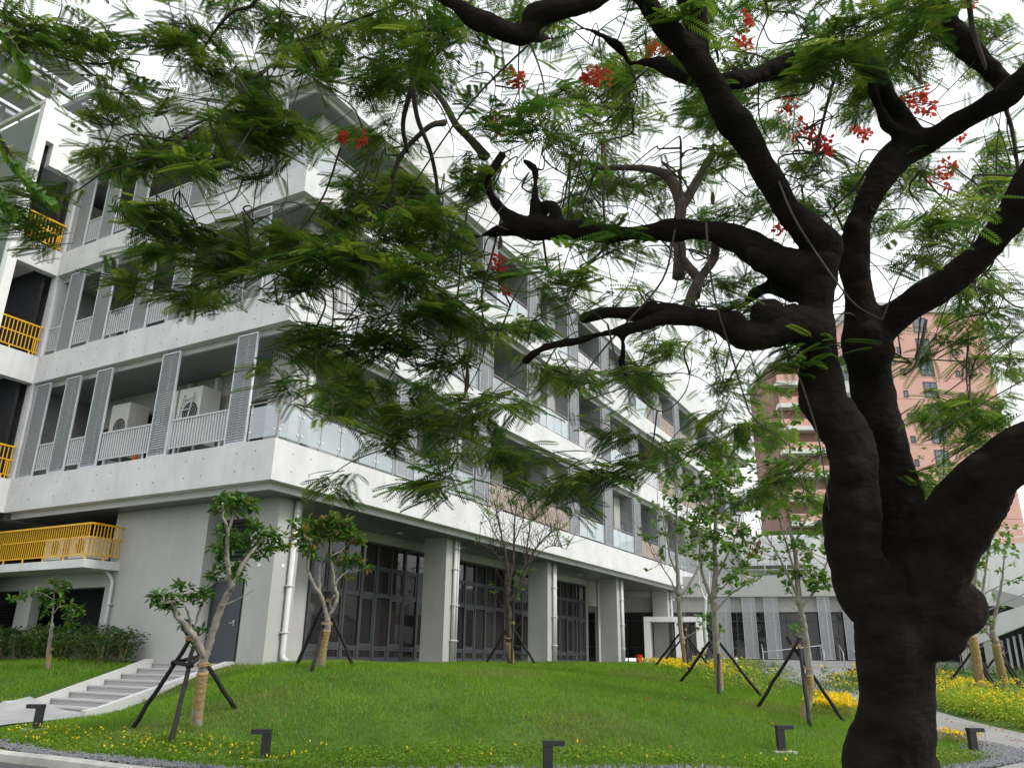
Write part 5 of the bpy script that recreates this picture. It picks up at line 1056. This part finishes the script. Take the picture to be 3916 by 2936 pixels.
for i, (bx, by, ln, cl, lab, apex) in enumerate([
    (20.6, -13.0, [([(2117, 1500), (2108, 1420), (2098, 1370), (2092, 1345)], 0.15, 0.11, 0), ([(2092, 1345), (2098, 1290), (2105, 1230), (2100, 1170), (2102, 1120)], 0.12, 0.03, 0), ([(2094, 1340), (2120, 1280), (2130, 1220), (2135, 1160)], 0.06, 0.02, 0.3)], [(2100, 1160, 0.6, 80, 0), (2080, 1130, 0.5, 60, 0), (2125, 1150, 0.5, 60, 0), (2110, 1200, 0.6, 70, 0), (2140, 1120, 0.4, 40, 0), (2065, 1160, 0.5, 50, 0), (2090, 1220, 0.5, 50, 0), (2150, 1180, 0.4, 40, 0.2), (2010, 1040, 0.8, 60, 2), (2040, 1010, 0.8, 70, 2), (2070, 1050, 0.8, 60, 2), (2020, 1090, 0.7, 50, 2)], 'leafy young tree with a thick wrapped trunk right of the flame tree', 1.7),
    (26.5, -14.5, [([(2174, 1492), (2158, 1430), (2150, 1390), (2142, 1358)], 0.14, 0.10, 0), ([(2142, 1358), (2155, 1300), (2165, 1240), (2170, 1180)], 0.07, 0.02, 0), ([(2142, 1358), (2125, 1300), (2122, 1250)], 0.06, 0.02, 0.3), ([(2150, 1385), (2135, 1370), (2125, 1355)], 0.05, 0.04, 0)], [(2165, 1200, 0.6, 40, 0), (2175, 1160, 0.5, 36, 0), (2180, 1250, 0.4, 16, 0), (2125, 1260, 0.4, 14, 0)], 'forked pale young tree before the slatted screen at the right', 1.6)]):
    bq = ground_hit(*ln[0][0][0])
    young_tree(bq, ln, cl, M['palebark'], [M['maple'], M['glossy2'], M['hedge']], [0.5, 0.35, 0.15], 0.17, lab, (ln[0][0][:3], True, ln[0][1] * 1.05), twigs=[(6, 0.3, 30, 1.2, 1.6)], seed=31 + i, lproto=MP)
    stakes(bq, 1.2, apex, math.atan2(VR[1], VR[0]) + 0.6, 'charred tripod propping the ' + ('thick wrapped tree right of the flame tree' if i == 0 else 'forked pale tree at the right'))
# ------------------------------------------------------------------ flame tree: thick forked trunk, limbs, drooping twigs, feathery foliage, red flowers
ft_base = at(1925, 1700, 6.1); ft_base = np.array([ft_base[0], ft_base[1], h1(ft_base[0], ft_base[1])])
ft = empty('flame_tree', tuple(ft_base), 'huge gnarled flame tree with dark forked trunk, feathery leaves and red flowers', 'tree')
TR, BR = MB(), MB(); nodes = []
def limb(rows, thick=True, per=5, n=14):
    """rows of (vx, vy, width in view px, depth)"""
    P = np.array([(*at(a, b, d), wd / 2 * d / 1699.6) for a, b, wd, d in rows]); S = spline(P, per)
    rr = S[:, 3] * (1 + rng.normal(0, 0.015, len(S)))
    (TR if thick else BR).tube(S[:, :3], np.maximum(rr, 0.004), n if thick else 8)
    nodes.extend([(*p, 1.0) for p in S[:, :3]])
    return S
def knob(vx, vy, wpx, d, sq=(1, 1, 1)): TR.ball(at(vx, vy, d), np.array(sq) * wpx / 2 * d / 1699.6, 14, 10)
# trunk: runs down to the ground below the frame
g0 = ft_base - np.array([0, 0, 0.15]); top = at(1922, 1640, 6.0)
Strunk = spline(np.array([(*g0, 0.62), (*(g0 * 0.75 + top * 0.25), 0.47), (*(g0 * 0.4 + top * 0.6), 0.40), (*top, 0.350), (*at(1932, 1570, 6.0), 0.295), (*at(1930, 1480, 6.0), 0.272), (*at(1930, 1400, 6.0), 0.282), (*at(1938, 1330, 6.0), 0.32), (*at(1945, 1270, 6.0), 0.36)]), 6)
TR.tube(Strunk[:, :3], Strunk[:, 3], 20)
for k in range(5):                                               # root flares
    a = 0.5 + k * 1.25; d = np.array([math.cos(a), math.sin(a), 0]); q = ft_base + d * 0.95; q[2] = h1(q[0], q[1]) - 0.12
    TR.tube(spline([ft_base + np.array([0, 0, 0.55]) + d * 0.3, ft_base + np.array([0, 0, 0.18]) + d * 0.6, q], 5), np.linspace(0.2, 0.09, 11), 10)
limb([(1900, 1300, 150, 5.95), (1850, 1220, 125, 5.85), (1838, 1150, 112, 5.85), (1842, 1090, 112, 5.85), (1850, 1030, 98, 5.85), (1838, 970, 106, 5.85), (1808, 910, 104, 5.85), (1780, 870, 92, 5.85), (1772, 800, 70, 5.85), (1768, 730, 74, 5.85), (1765, 660, 78, 5.87), (1758, 590, 92, 5.9), (1752, 560, 96, 5.9)])
knob(1815, 1195, 74, 5.8); knob(1840, 1010, 92, 5.78); knob(1760, 872, 60, 5.8); knob(1850, 1085, 96, 5.8)
limb([(1955, 1290, 190, 6.05), (1950, 1200, 150, 6.15), (1938, 1100, 128, 6.25), (1920, 1010, 112, 6.3), (1902, 940, 102, 6.3), (1890, 870, 88, 6.3), (1880, 810, 92, 6.3), (1872, 750, 112, 6.25), (1868, 710, 96, 6.25), (1856, 650, 66, 6.3), (1846, 580, 60, 6.3), (1848, 520, 60, 6.3), (1858, 470, 66, 6.3), (1885, 410, 64, 6.3), (1930, 345, 66, 6.35), (1975, 305, 78, 6.4)])
knob(1880, 760, 104, 6.2); knob(1840, 487, 44, 6.25); knob(1878, 722, 50, 6.1)
limb([(1985, 1280, 170, 5.95), (2030, 1180, 150, 5.8), (2085, 1095, 128, 5.65), (2140, 1030, 116, 5.5), (2195, 985, 106, 5.35), (2280, 930, 100, 5.2), (2400, 830, 92, 5.0)])
knob(2062, 1312, 128, 5.85, (1, 1, 0.95)); knob(2020, 1365, 120, 5.9); knob(2075, 1190, 50, 5.8); knob(1885, 1350, 70, 5.78); knob(1975, 1225, 44, 5.75); knob(1990, 1290, 120, 5.85); knob(1935, 1375, 100, 5.78)
for a in np.linspace(0, 6.28, 9)[:-1]: knob(2118 + 26 * math.cos(a), 1012 + 20 * math.sin(a), 34, 5.38)
for a in np.linspace(0, 6.28, 8)[:-1]: knob(1884 + 13 * math.cos(a), 716 + 9 * math.sin(a), 17, 6.03)
# left limbs
A1 = limb([(1760, 590, 84, 5.9), (1700, 580, 78, 5.9), (1640, 548, 64, 5.9), (1585, 512, 58, 5.95), (1530, 498, 52, 6.0), (1450, 497, 48, 6.1), (1370, 506, 44, 6.2), (1290, 503, 46, 6.3), (1200, 492, 44, 6.45), (1130, 488, 40, 6.6), (1085, 455, 32, 6.75), (1055, 410, 27, 6.85), (1062, 370, 24, 6.95), (1088, 330, 22, 7.0)])
knob(1625, 552, 34, 5.75); knob(1640, 570, 44, 5.8)
A2 = limb([(1756, 600, 84, 5.9), (1772, 540, 76, 5.9), (1750, 500, 66, 5.85), (1705, 455, 60, 5.75), (1672, 405, 58, 5.7), (1635, 345, 56, 5.65), (1598, 280, 58, 5.6), (1560, 222, 62, 5.55), (1525, 165, 70, 5.5), (1500, 115, 76, 5.5)])
limb([(1505, 125, 62, 5.5), (1470, 95, 56, 5.45), (1432, 60, 54, 5.4), (1392, 5, 50, 5.35), (1350, -60, 46, 5.3)])
limb([(1508, 120, 60, 5.5), (1505, 60, 58, 5.5), (1498, 0, 58, 5.45), (1492, -90, 54, 5.4)])
limb([(1975, 305, 60, 6.4), (1948, 262, 56, 6.4), (1912, 205, 52, 6.35), (1880, 150, 50, 6.3), (1845, 116, 50, 6.25), (1805, 106, 46, 6.2), (1750, 122, 42, 6.1), (1690, 145, 42, 6.0), (1620, 165, 44, 5.85), (1560, 172, 44, 5.75), (1500, 165, 40, 5.85), (1450, 145, 34, 6.0), (1400, 133, 30, 6.1), (1355, 140, 24, 6.2)])
knob(1820, 100, 40, 6.2); limb([(1960, 300, 40, 6.35), (1915, 270, 34, 6.3), (1895, 225, 26, 6.25), (1880, 190, 30, 6.25)]); limb([(1840, 125, 26, 6.2), (1868, 150, 40, 6.2), (1890, 175, 30, 6.2)])
limb([(1965, 312, 70, 6.4), (2010, 300, 56, 6.3), (2070, 265, 52, 6.15), (2130, 232, 48, 6.0), (2180, 200, 46, 5.9), (2240, 130, 44, 5.8), (2300, 40, 42, 5.7)])
limb([(1995, -40, 58, 6.4), (2015, 20, 52, 6.4), (2055, 70, 46, 6.3), (2100, 115, 44, 6.2), (2150, 160, 42, 6.1), (2180, 185, 40, 6.0)])
limb([(1870, 735, 84, 6.25), (1925, 690, 76, 6.2), (1985, 650, 72, 6.1), (2060, 598, 74, 5.95), (2125, 535, 72, 5.8), (2180, 470, 70, 5.7), (2225, 400, 68, 5.6), (2280, 300, 64, 5.5)])
limb([(1765, 715, 84, 5.85), (1715, 700, 86, 5.8), (1670, 712, 72, 5.75), (1615, 725, 60, 5.7), (1580, 708, 56, 5.7), (1530, 688, 44, 5.75), (1470, 682, 34, 5.85), (1420, 678, 34, 5.95), (1370, 678, 26, 6.05), (1310, 676, 22, 6.15), (1255, 690, 16, 6.25)])
knob(1655, 672, 84, 5.72, (0.9, 0.9, 0.85)); knob(1400, 668, 30, 5.95); knob(1585, 690, 44, 5.68)
limb([(1560, 700, 44, 5.72), (1490, 685, 34, 5.8), (1430, 690, 34, 5.8), (1380, 706, 34, 5.8), (1320, 718, 32, 5.85), (1250, 735, 26, 5.9), (1195, 745, 26, 5.95), (1160, 760, 22, 6.0), (1130, 782, 18, 6.05)])
limb([(1720, 640, 40, 5.95), (1670, 620, 34, 6.0), (1635, 630, 32, 6.0), (1605, 655, 28, 5.95), (1560, 672, 22, 5.9), (1530, 684, 18, 5.85)])
limb([(1343, 722, 20, 5.82), (1345, 760, 20, 5.85), (1342, 790, 22, 5.88), (1352, 815, 18, 5.9)], True, 4, 10)
limb([(1205, 490, 26, 6.42), (1200, 455, 26, 6.45), (1185, 443, 22, 6.5), (1165, 462, 18, 6.55), (1155, 480, 22, 6.55)], True, 4, 10); limb([(1160, 480, 20, 6.55), (1155, 420, 18, 6.6), (1155, 370, 14, 6.7), (1130, 345, 10, 6.8)], True, 4, 10)
limb([(1130, 490, 34, 6.6), (1080, 498, 26, 6.7), (1030, 512, 16, 6.8), (1005, 500, 12, 6.85)], True, 4, 10)
# upper limb entering from the top
limb([(1400, -70, 44, 5.3), (1330, -20, 40, 5.25), (1270, 10, 40, 5.2), (1210, 22, 42, 5.2), (1155, 38, 44, 5.2), (1140, 75, 34, 5.2), (1100, 72, 40, 5.2), (1055, 50, 40, 5.2), (1005, 22, 36, 5.25), (955, -5, 34, 5.3), (900, -40, 30, 5.4)])
limb([(1140, 80, 16, 5.2), (1200, 82, 18, 5.6), (1260, 62, 18, 5.9), (1310, 85, 20, 6.1), (1345, 110, 22, 6.2), (1358, 142, 22, 6.2)], True, 4, 10)
limb([(1010, 10, 18, 5.3), (1000, 40, 20, 5.3), (1040, 66, 16, 5.35)], True, 4, 8)
# paler secondary branches behind
for rows in ([(1465, 600, 30, 7.2), (1468, 540, 28, 7.3), (1460, 500, 26, 7.4), (1470, 450, 26, 7.5), (1450, 390, 24, 7.6), (1400, 365, 16, 7.7), (1290, 362, 10, 7.9)], [(1470, 450, 22, 7.5), (1500, 400, 20, 7.6), (1540, 330, 16, 7.7)], [(1500, 640, 26, 6.9), (1505, 600, 22, 7.0), (1470, 560, 20, 7.1)], [(1480, 690, 24, 5.9), (1492, 640, 22, 6.1), (1505, 610, 18, 6.3), (1540, 560, 20, 6.5), (1545, 520, 18, 6.4)],
             [(1050, 340, 22, 7.0), (1015, 300, 18, 7.1), (985, 270, 16, 7.1), (960, 225, 14, 7.2), (930, 185, 10, 7.3)], [(960, 265, 16, 7.1), (925, 275, 12, 7.0), (870, 330, 10, 7.0), (845, 385, 8, 7.0)], [(930, 60, 14, 5.6), (905, 120, 13, 5.9), (885, 200, 12, 6.2), (870, 270, 10, 6.4), (880, 330, 8, 6.6)], [(885, 130, 12, 6.0), (900, 250, 11, 6.2), (930, 330, 9, 6.4), (945, 420, 8, 6.6), (940, 520, 7, 6.7)],
             [(2090, -30, 12, 6.0), (2100, 60, 11, 6.1), (2130, 150, 10, 6.1), (2180, 260, 9, 6.1), (2200, 380, 7, 6.1)], [(1820, 60, 9, 6.3), (1815, 120, 8, 6.2), (1790, 210, 7, 6.3), (1760, 330, 6, 6.4)], [(1950, 290, 14, 6.4), (1900, 330, 8, 6.5), (1850, 400, 7, 6.6), (1800, 450, 6, 6.7)]):
    limb(rows, False, 5)
# long drooping twigs
for rows in ([(560, -10, 14, 6.2), (540, 15, 13, 6.3), (505, 25, 12, 6.4), (470, 60, 10, 6.5), (430, 120, 7, 6.6)], [(590, 140, 11, 6.6), (555, 165, 10, 6.6), (512, 210, 10, 6.6), (470, 245, 9, 6.6), (420, 270, 8, 6.6), (355, 302, 6, 6.7)], [(280, 126, 7, 6.8), (225, 138, 8, 6.8), (180, 136, 8, 6.8), (110, 120, 7, 6.8), (50, 112, 5, 6.8)], [(430, 275, 9, 6.7), (330, 340, 8, 6.8), (230, 370, 7, 6.9), (190, 395, 6, 6.9), (150, 418, 5, 6.9), (40, 436, 3, 7.0)],
             [(800, 330, 9, 6.9), (762, 430, 8, 6.9), (700, 520, 7, 7.0), (640, 570, 6, 7.0), (560, 625, 4, 7.1)], [(735, 320, 8, 6.9), (700, 420, 7, 7.0), (645, 500, 6, 7.0), (575, 545, 5, 7.1), (480, 570, 3, 7.2)], [(860, 335, 9, 6.6), (838, 450, 8, 6.7), (805, 560, 7, 6.8), (790, 630, 6, 6.8), (735, 705, 5, 6.9), (655, 765, 3, 7.0)], [(945, 430, 8, 6.6), (938, 530, 7, 6.7), (900, 575, 6, 6.8), (840, 680, 5, 6.8), (765, 775, 4, 6.9)],
             [(1085, 460, 9, 6.7), (1060, 560, 8, 6.8), (1040, 640, 7, 6.8), (1045, 760, 5, 6.9), (1000, 860, 3, 7.0)], [(925, 500, 8, 6.7), (885, 600, 7, 6.8), (872, 700, 6, 6.8), (850, 800, 5, 6.9), (790, 885, 3, 6.9)], [(1010, 440, 8, 6.8), (992, 600, 7, 6.8), (985, 720, 6, 6.8), (1012, 862, 3, 6.9)], [(700, 560, 7, 7.0), (720, 640, 6, 7.0), (705, 760, 5, 7.0), (640, 800, 3, 7.1)],
             [(1470, 320, 9, 6.2), (1468, 430, 9, 6.1), (1455, 510, 8, 6.0), (1430, 605, 8, 5.9), (1350, 700, 7, 5.85), (1290, 770, 6, 5.9), (1228, 860, 3, 5.9)], [(1525, 480, 8, 5.8), (1530, 560, 8, 5.7), (1545, 650, 7, 5.65), (1572, 740, 7, 5.6), (1605, 850, 6, 5.6), (1630, 905, 5, 5.6), (1705, 962, 3, 5.6)], [(1680, 390, 8, 5.6), (1720, 480, 7, 5.5), (1800, 600, 6, 5.4), (1850, 660, 5, 5.4), (1905, 690, 3, 5.4)], [(1312, 700, 8, 5.8), (1335, 790, 7, 5.8), (1375, 850, 6, 5.8), (1430, 888, 5, 5.8), (1480, 845, 4, 5.8), (1495, 770, 3, 5.8)],
             [(1690, 740, 8, 5.8), (1720, 800, 7, 5.75), (1745, 870, 6, 5.7), (1770, 960, 5, 5.7), (1790, 1100, 4, 5.7)], [(2000, 690, 10, 6.0), (1990, 740, 12, 6.0), (1975, 790, 10, 6.0), (1950, 810, 8, 6.0)], [(2211, 820, 6, 5.6), (2140, 860, 5, 5.6), (2060, 910, 4, 5.7), (1990, 950, 3, 5.7)], [(2230, 700, 6, 5.9), (2150, 760, 6, 5.9), (2080, 820, 5, 5.9), (2040, 850, 3, 5.9)], [(1180, 60, 8, 5.4), (1010, 230, 7, 5.6), (860, 450, 5, 5.9), (790, 560, 4, 6.0)], [(640, 90, 9, 6.4), (720, 60, 8, 6.3), (830, 20, 8, 6.1), (920, -20, 9, 5.9)], [(590, 150, 8, 6.6), (640, 90, 9, 6.4)]):
    limb([(a, b, wd * 0.62, d) for a, b, wd, d in rows], False, 5)
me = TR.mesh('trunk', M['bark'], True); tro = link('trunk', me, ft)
md = tro.modifiers.new('weld', 'REMESH'); md.mode = 'VOXEL'; md.voxel_size = 0.02; md.use_smooth_shade = True
md = tro.modifiers.new('soften', 'SMOOTH'); md.factor = 0.5; md.iterations = 7
tx = bpy.data.textures.new('bark_lumps', 'CLOUDS'); tx.noise_scale = 0.16; tx.noise_depth = 3
md = tro.modifiers.new('lumps', 'DISPLACE'); md.texture = tx; md.strength = 0.03; md.mid_level = 0.5; md.texture_coords = 'GLOBAL'
tx = bpy.data.textures.new('bark_swells', 'CLOUDS'); tx.noise_scale = 0.5; tx.noise_depth = 1
md = tro.modifiers.new('swells', 'DISPLACE'); md.texture = tx; md.strength = 0.10; md.mid_level = 0.5; md.texture_coords = 'GLOBAL'
tx = bpy.data.textures.new('bark_grain', 'CLOUDS'); tx.noise_scale = 0.045; tx.noise_depth = 2
md = tro.modifiers.new('grain', 'DISPLACE'); md.texture = tx; md.strength = 0.012; md.mid_level = 0.5; md.texture_coords = 'GLOBAL'
# foliage density on a 100 px grid of the view, top rows first
GRID = ["8887854475432443666675", "8741456777765544354445", "5346766777655554333344", "3488877788745554545446", "4267867888755555554556", "3057776677744555543654", "0035455777654444223566", "0001135777665444321566",
        "0000012566665545540355", "0000000356543455530033", "0000000242343223420121", "0000000000002200110000"]
# clumps of the left half: centre, half-width, half-height and weight on a 1270 px wide crop of the top left quarter
CL = """420 90 120 55 1.2;200 100 90 55 .7;60 100 70 75 1;60 220 50 40 .8;330 350 140 65 1.6;320 420 110 45 1.2;470 150 80 45 .7;370 225 50 20 .25;280 250 45 22 .25;640 210 70 45 .8;650 300 105 55 1.3;750 320 80 55 1;560 350 90 55 .9;500 390 60 45 .7;
780 170 60 36 .7;870 60 85 45 1;960 60 85 55 1;1050 80 70 55 1;1040 190 65 55 1;960 180 55 55 .6;940 350 60 45 .7;930 470 105 55 1.5;1010 480 95 55 1.3;880 520 80 45 1.2;980 560 105 45 1.2;470 570 115 50 1.2;430 640 105 42 1.3;370 700 85 40 1.1;480 740 100 30 1.2;
600 700 75 42 1;560 640 85 45 1.1;370 550 65 34 .7;620 540 55 35 .45;700 560 65 35 .6;660 450 55 35 .4;760 600 75 42 .9;820 600 55 36 .8;770 700 38 25 .5;880 640 75 36 .9;1000 650 85 45 1.1;1080 560 75 50 1;1130 640 75 50 1;1200 700 65 50 1;960 760 110 42 1.1;1080 760 95 50 1.2;
1180 820 75 45 1;900 830 100 42 1;1020 860 110 50 1.2;780 840 55 32 .5;690 920 65 20 .7;830 910 75 34 .8;1130 900 85 45 1;60 470 55 42 .9;70 540 45 32 .7;1160 450 60 45 .7;1150 250 60 55 .6;1220 160 50 55 .7;1180 60 60 40 .7;700 60 80 40 .5;560 40 70 30 .5"""
node = np.array([p[:3] for p in nodes]); jobs = []
for row in CL.replace('\n', '').split(';'):
    cx0, cy0, rx, ry, wt = map(float, row.split()); d0 = rng.uniform(6.0, 7.8)
    for _ in range(max(1, rng.poisson(wt * 5.6))):
        u = rng.normal(0, 0.42, 2); jobs.append(at((cx0 + np.clip(u[0], -0.8, 0.8) * rx) * 0.8705, (cy0 + np.clip(u[1], -0.8, 0.8) * ry) * 0.8705, d0 + rng.normal(0, 0.22)))
nleft = len(jobs)
for gyi, row in enumerate(GRID):
    for gxi, ch in enumerate(row):
        if gxi < 11 and gyi < 8: continue
        for _ in range(rng.poisson(int(ch) * 0.34)):
            vx, vy = (gxi + rng.random()) * 100, (gyi + rng.random()) * 100
            d = rng.uniform(5.2, 6.2) if rng.random() < (0.07 if vx > 1300 else 0.22) else rng.uniform(6.2, 8.8) if vx < 1000 else rng.uniform(6.6, 10.5)
            for _ in range(rng.integers(1, 5)): jobs.append(at(vx + rng.normal(0, 30), vy + rng.normal(0, 16), d + rng.normal(0, 0.2)))
for vx in np.arange(-260, 2500, 90):                             # the crown goes on above and beside the frame
    for vy in (-60, -170, -300):
        for _ in range(2): jobs.append(at(vx + rng.normal(0, 40), vy + rng.normal(0, 30), rng.uniform(5.0, 8.5)))
jobs = np.array(jobs); order = np.argsort([np.min(((node - j) ** 2).sum(1)) for j in jobs]); LP, LD, LU, LS = [], [], [], []
for k in order:
    p = jobs[k]; dd = ((node - p) ** 2).sum(1); i = int(np.argmin(dd)); L = math.sqrt(dd[i])
    if L > 0.12:
        mid = (node[i] + p) / 2 + rng.normal(0, 0.06 * L + 0.01, 3) + np.array([0, 0, 0.10 * L])
        S = spline([node[i], mid, p], 5); BR.tube(S, np.linspace(min(0.012, 0.0045 + 0.005 * L), 0.003, len(S)), 4, False); node = np.vstack([node, S[3:]])
        tip = S[-1] - S[-3]
    else: tip = rng.normal(0, 1, 3)
    tip[2] *= 0.4; tip /= np.linalg.norm(tip) + 1e-9
    nl = rng.integers(11, 19); lv = np.cross(tip, [0, 0, 1.0]); lv /= np.linalg.norm(lv) + 1e-9
    for q in range(nl):
        a = math.atan2(tip[1], tip[0]) + rng.normal(0, 0.85)
        LP.append(p - tip * 0.022 * q + lv * rng.normal(0, 0.10) + rng.normal(0, 0.02, 3)); LD.append((math.cos(a), math.sin(a), rng.normal(-0.20, 0.22))); LU.append(np.array([0, 0, 1.0]) + rng.normal(0, 0.20, 3)); LS.append(rng.uniform(0.19, 0.33))
# bipinnate leaf: rachis with pairs of narrow pinnae
npn = 15; Vl = [(0, 0.004, 0), (0, -0.004, 0), (1, -0.002, -0.16), (1, 0.002, -0.16)]; Fl = [(0, 1, 2, 3)]
for i in range(npn):
    tt = 0.14 + 0.86 * i / (npn - 1); z = -0.16 * tt * tt; ln = 0.235 * (1 - 0.55 * (2 * tt - 1.05) ** 4) * (0.75 if i == 0 else 1) * (0.8 if i == npn - 1 else 1)
    for s in (1, -1):
        fx, fy = 0.42 + 0.30 * tt, s * (0.92 - 0.22 * tt); wx = 0.026; n0 = len(Vl)
        Vl += [(tt, 0, z), (tt + fx * ln * 0.45 - wx, fy * ln * 0.45, z + 0.004), (tt + fx * ln, fy * ln, z - 0.035), (tt + fx * ln * 0.5 + wx, fy * ln * 0.5, z + 0.002)]; Fl.append((n0, n0 + 1, n0 + 2, n0 + 3))
Vl, Fl = np.array(Vl), np.array(Fl)
LP, LD, LU, LS = map(np.array, (LP, LD, LU, LS)); n = len(LP); V1, F1 = scatter(Vl, Fl, LP, rots(LD, LU), LS)
cls = np.where(rng.random(n) < 0.48, 1, np.where(rng.random(n) < 0.35, 2, 0)); link('foliage', np_mesh('foliage', V1, F1, [M['leafA'], M['leafB'], M['leafC']], np.repeat(cls, len(Fl))), ft)
for _ in range(420):                                            # fine bare twigs crossing between the branches
    vx, vy = rng.uniform(250, 2200), rng.uniform(20, 780)
    if vx < 600 and vy > 600: continue
    p = at(vx, vy, rng.uniform(6.0, 8.5)); i = int(np.argmin(((node - p) ** 2).sum(1))); a = node[i]; d = p - a
    e = p + d * 0.5 + rng.normal(0, 0.25, 3) + np.array([0, 0, -0.2]); S = spline([a, (a + p) / 2 + rng.normal(0, 0.08, 3), p + rng.normal(0, 0.06, 3), e], 5)
    BR.tube(S, np.linspace(0.011, 0.0028, len(S)), 4, False)
BR.build('branches', M['twig'], ft, True)
# flower clusters and pods
for (vx, vy, r, d) in [(1740, 282, 0.13, 6.6), (1762, 300, 0.10, 6.6), (1785, 322, 0.10, 6.6), (1290, 172, 0.12, 6.3), (1262, 168, 0.07, 6.3), (1108, 165, 0.10, 7.0), (1120, 178, 0.06, 7.0), (1062, 258, 0.08, 7.1), (1072, 285, 0.06, 7.1), (1072, 567, 0.09, 6.5), (1082, 585, 0.05, 6.5), (1092, 630, 0.05, 6.5), (778, 296, 0.07, 6.8), (738, 300, 0.06, 6.8), (1408, 102, 0.08, 6.4), (1440, 108, 0.07, 6.4), (1700, 228, 0.10, 6.8), (1962, 212, 0.08, 7.2), (1985, 225, 0.11, 7.2), (2010, 235, 0.07, 7.2), (2035, 375, 0.13, 7.0), (2055, 360, 0.09, 7.0), (1868, 288, 0.07, 6.9), (1850, 285, 0.05, 6.9), (1608, 90, 0.10, 6.5), (1618, 45, 0.08, 6.5), (1995, 205, 0.07, 7.0), (2075, 290, 0.06, 7.1), (1680, 495, 0.06, 6.4), (2010, 18, 0.05, 6.6), (2088, 8, 0.06, 6.6)]:
    c = at(vx, vy, d); r *= 0.8; k = int(650 * r); o = rng.normal(0, 1, (k, 3)); o /= np.linalg.norm(o, axis=1)[:, None]
    hub = c + rng.normal(0, r * 0.45, (k // 6 + 1, 3)); P = hub[rng.integers(0, len(hub), k)] + o * 0.012
    V1, F1 = leaves(P, o, 0.030 + 0.018 * rng.random(k), proto=proto_blade(0.8)); link('flower_cluster', np_mesh('flower_cluster', V1, F1, [M['petal']]), ft)
for (vx, vy, ln, d) in [(1302, 318, 0.17, 6.4), (1080, 525, 0.15, 6.6), (1008, 825, 0.30, 6.4), (1755, 168, 0.20, 6.3), (1990, 170, 0.16, 6.6), (1540, 430, 0.14, 6.6), (905, 480, 0.22, 6.8)]:
    c = at(vx, vy, d); m = MB(); m.tube(spline([c + np.array([0, 0, ln / 2]), c + np.array([0.02, 0.01, 0]), c - np.array([0.03, 0, ln / 2])], 5), [0.006, 0.011, 0.016, 0.018, 0.019, 0.019, 0.018, 0.016, 0.013, 0.009, 0.004], 8); m.build('seed_pod', M['pod'], ft, True)

# ------------------------------------------------------------------ broadleaf tree whose branch reaches in at the left edge
lb = at(-420, 1500, 6.5); lb = np.array([lb[0], lb[1], h1(lb[0], lb[1])])
lt = empty('broadleaf_tree', tuple(lb), 'broad-leaved tree outside the left edge, one leafy branch hanging into view', 'tree'); m = MB()
tp = at(-330, 300, 5.2); S = spline([lb - np.array([0, 0, 0.1]), lb * 0.6 + tp * 0.4 + np.array([0.1, 0, 0]), tp], 8); m.tube(S, np.linspace(0.16, 0.07, len(S)), 12); Ps, Ds = [], []
for rows in ([(-330, 300), (-200, 180), (-90, 190), (-30, 250), (20, 330), (60, 385), (110, 432)], [(-200, 180), (-100, 60), (-20, 40), (40, 110), (60, 150)], [(-90, 190), (-40, 330), (-10, 400), (20, 440)], [(-330, 300), (-300, 100), (-250, -80)]):
    S = spline([at(a, b, 5.2) for a, b in rows], 5); m.tube(S, np.linspace(0.03, 0.004, len(S)), 6)
    for i in range(len(S) // 3, len(S)):
        for s in (-1, 1):
            dv = S[min(i + 1, len(S) - 1)] - S[max(i - 1, 0)]; dv /= np.linalg.norm(dv); sd = np.cross(dv, [0, 0, 1.0]); sd /= np.linalg.norm(sd); Ps.append(S[i]); Ds.append(dv * 0.5 + sd * s + np.array([0, 0, rng.normal(-0.3, 0.2)]))
m.build('trunk', M['twig'], lt, True); Ps, Ds = np.array(Ps), np.array(Ds)
V1, F1 = leaves(Ps, Ds, 0.10 + 0.05 * rng.random(len(Ps)), proto=proto_blade(0.55, 0.08, 0.15)); link('crown', np_mesh('crown', V1, F1, [M['glossy2'], M['glossy']], (rng.random(len(F1)) < 0.3).astype(int)), lt)
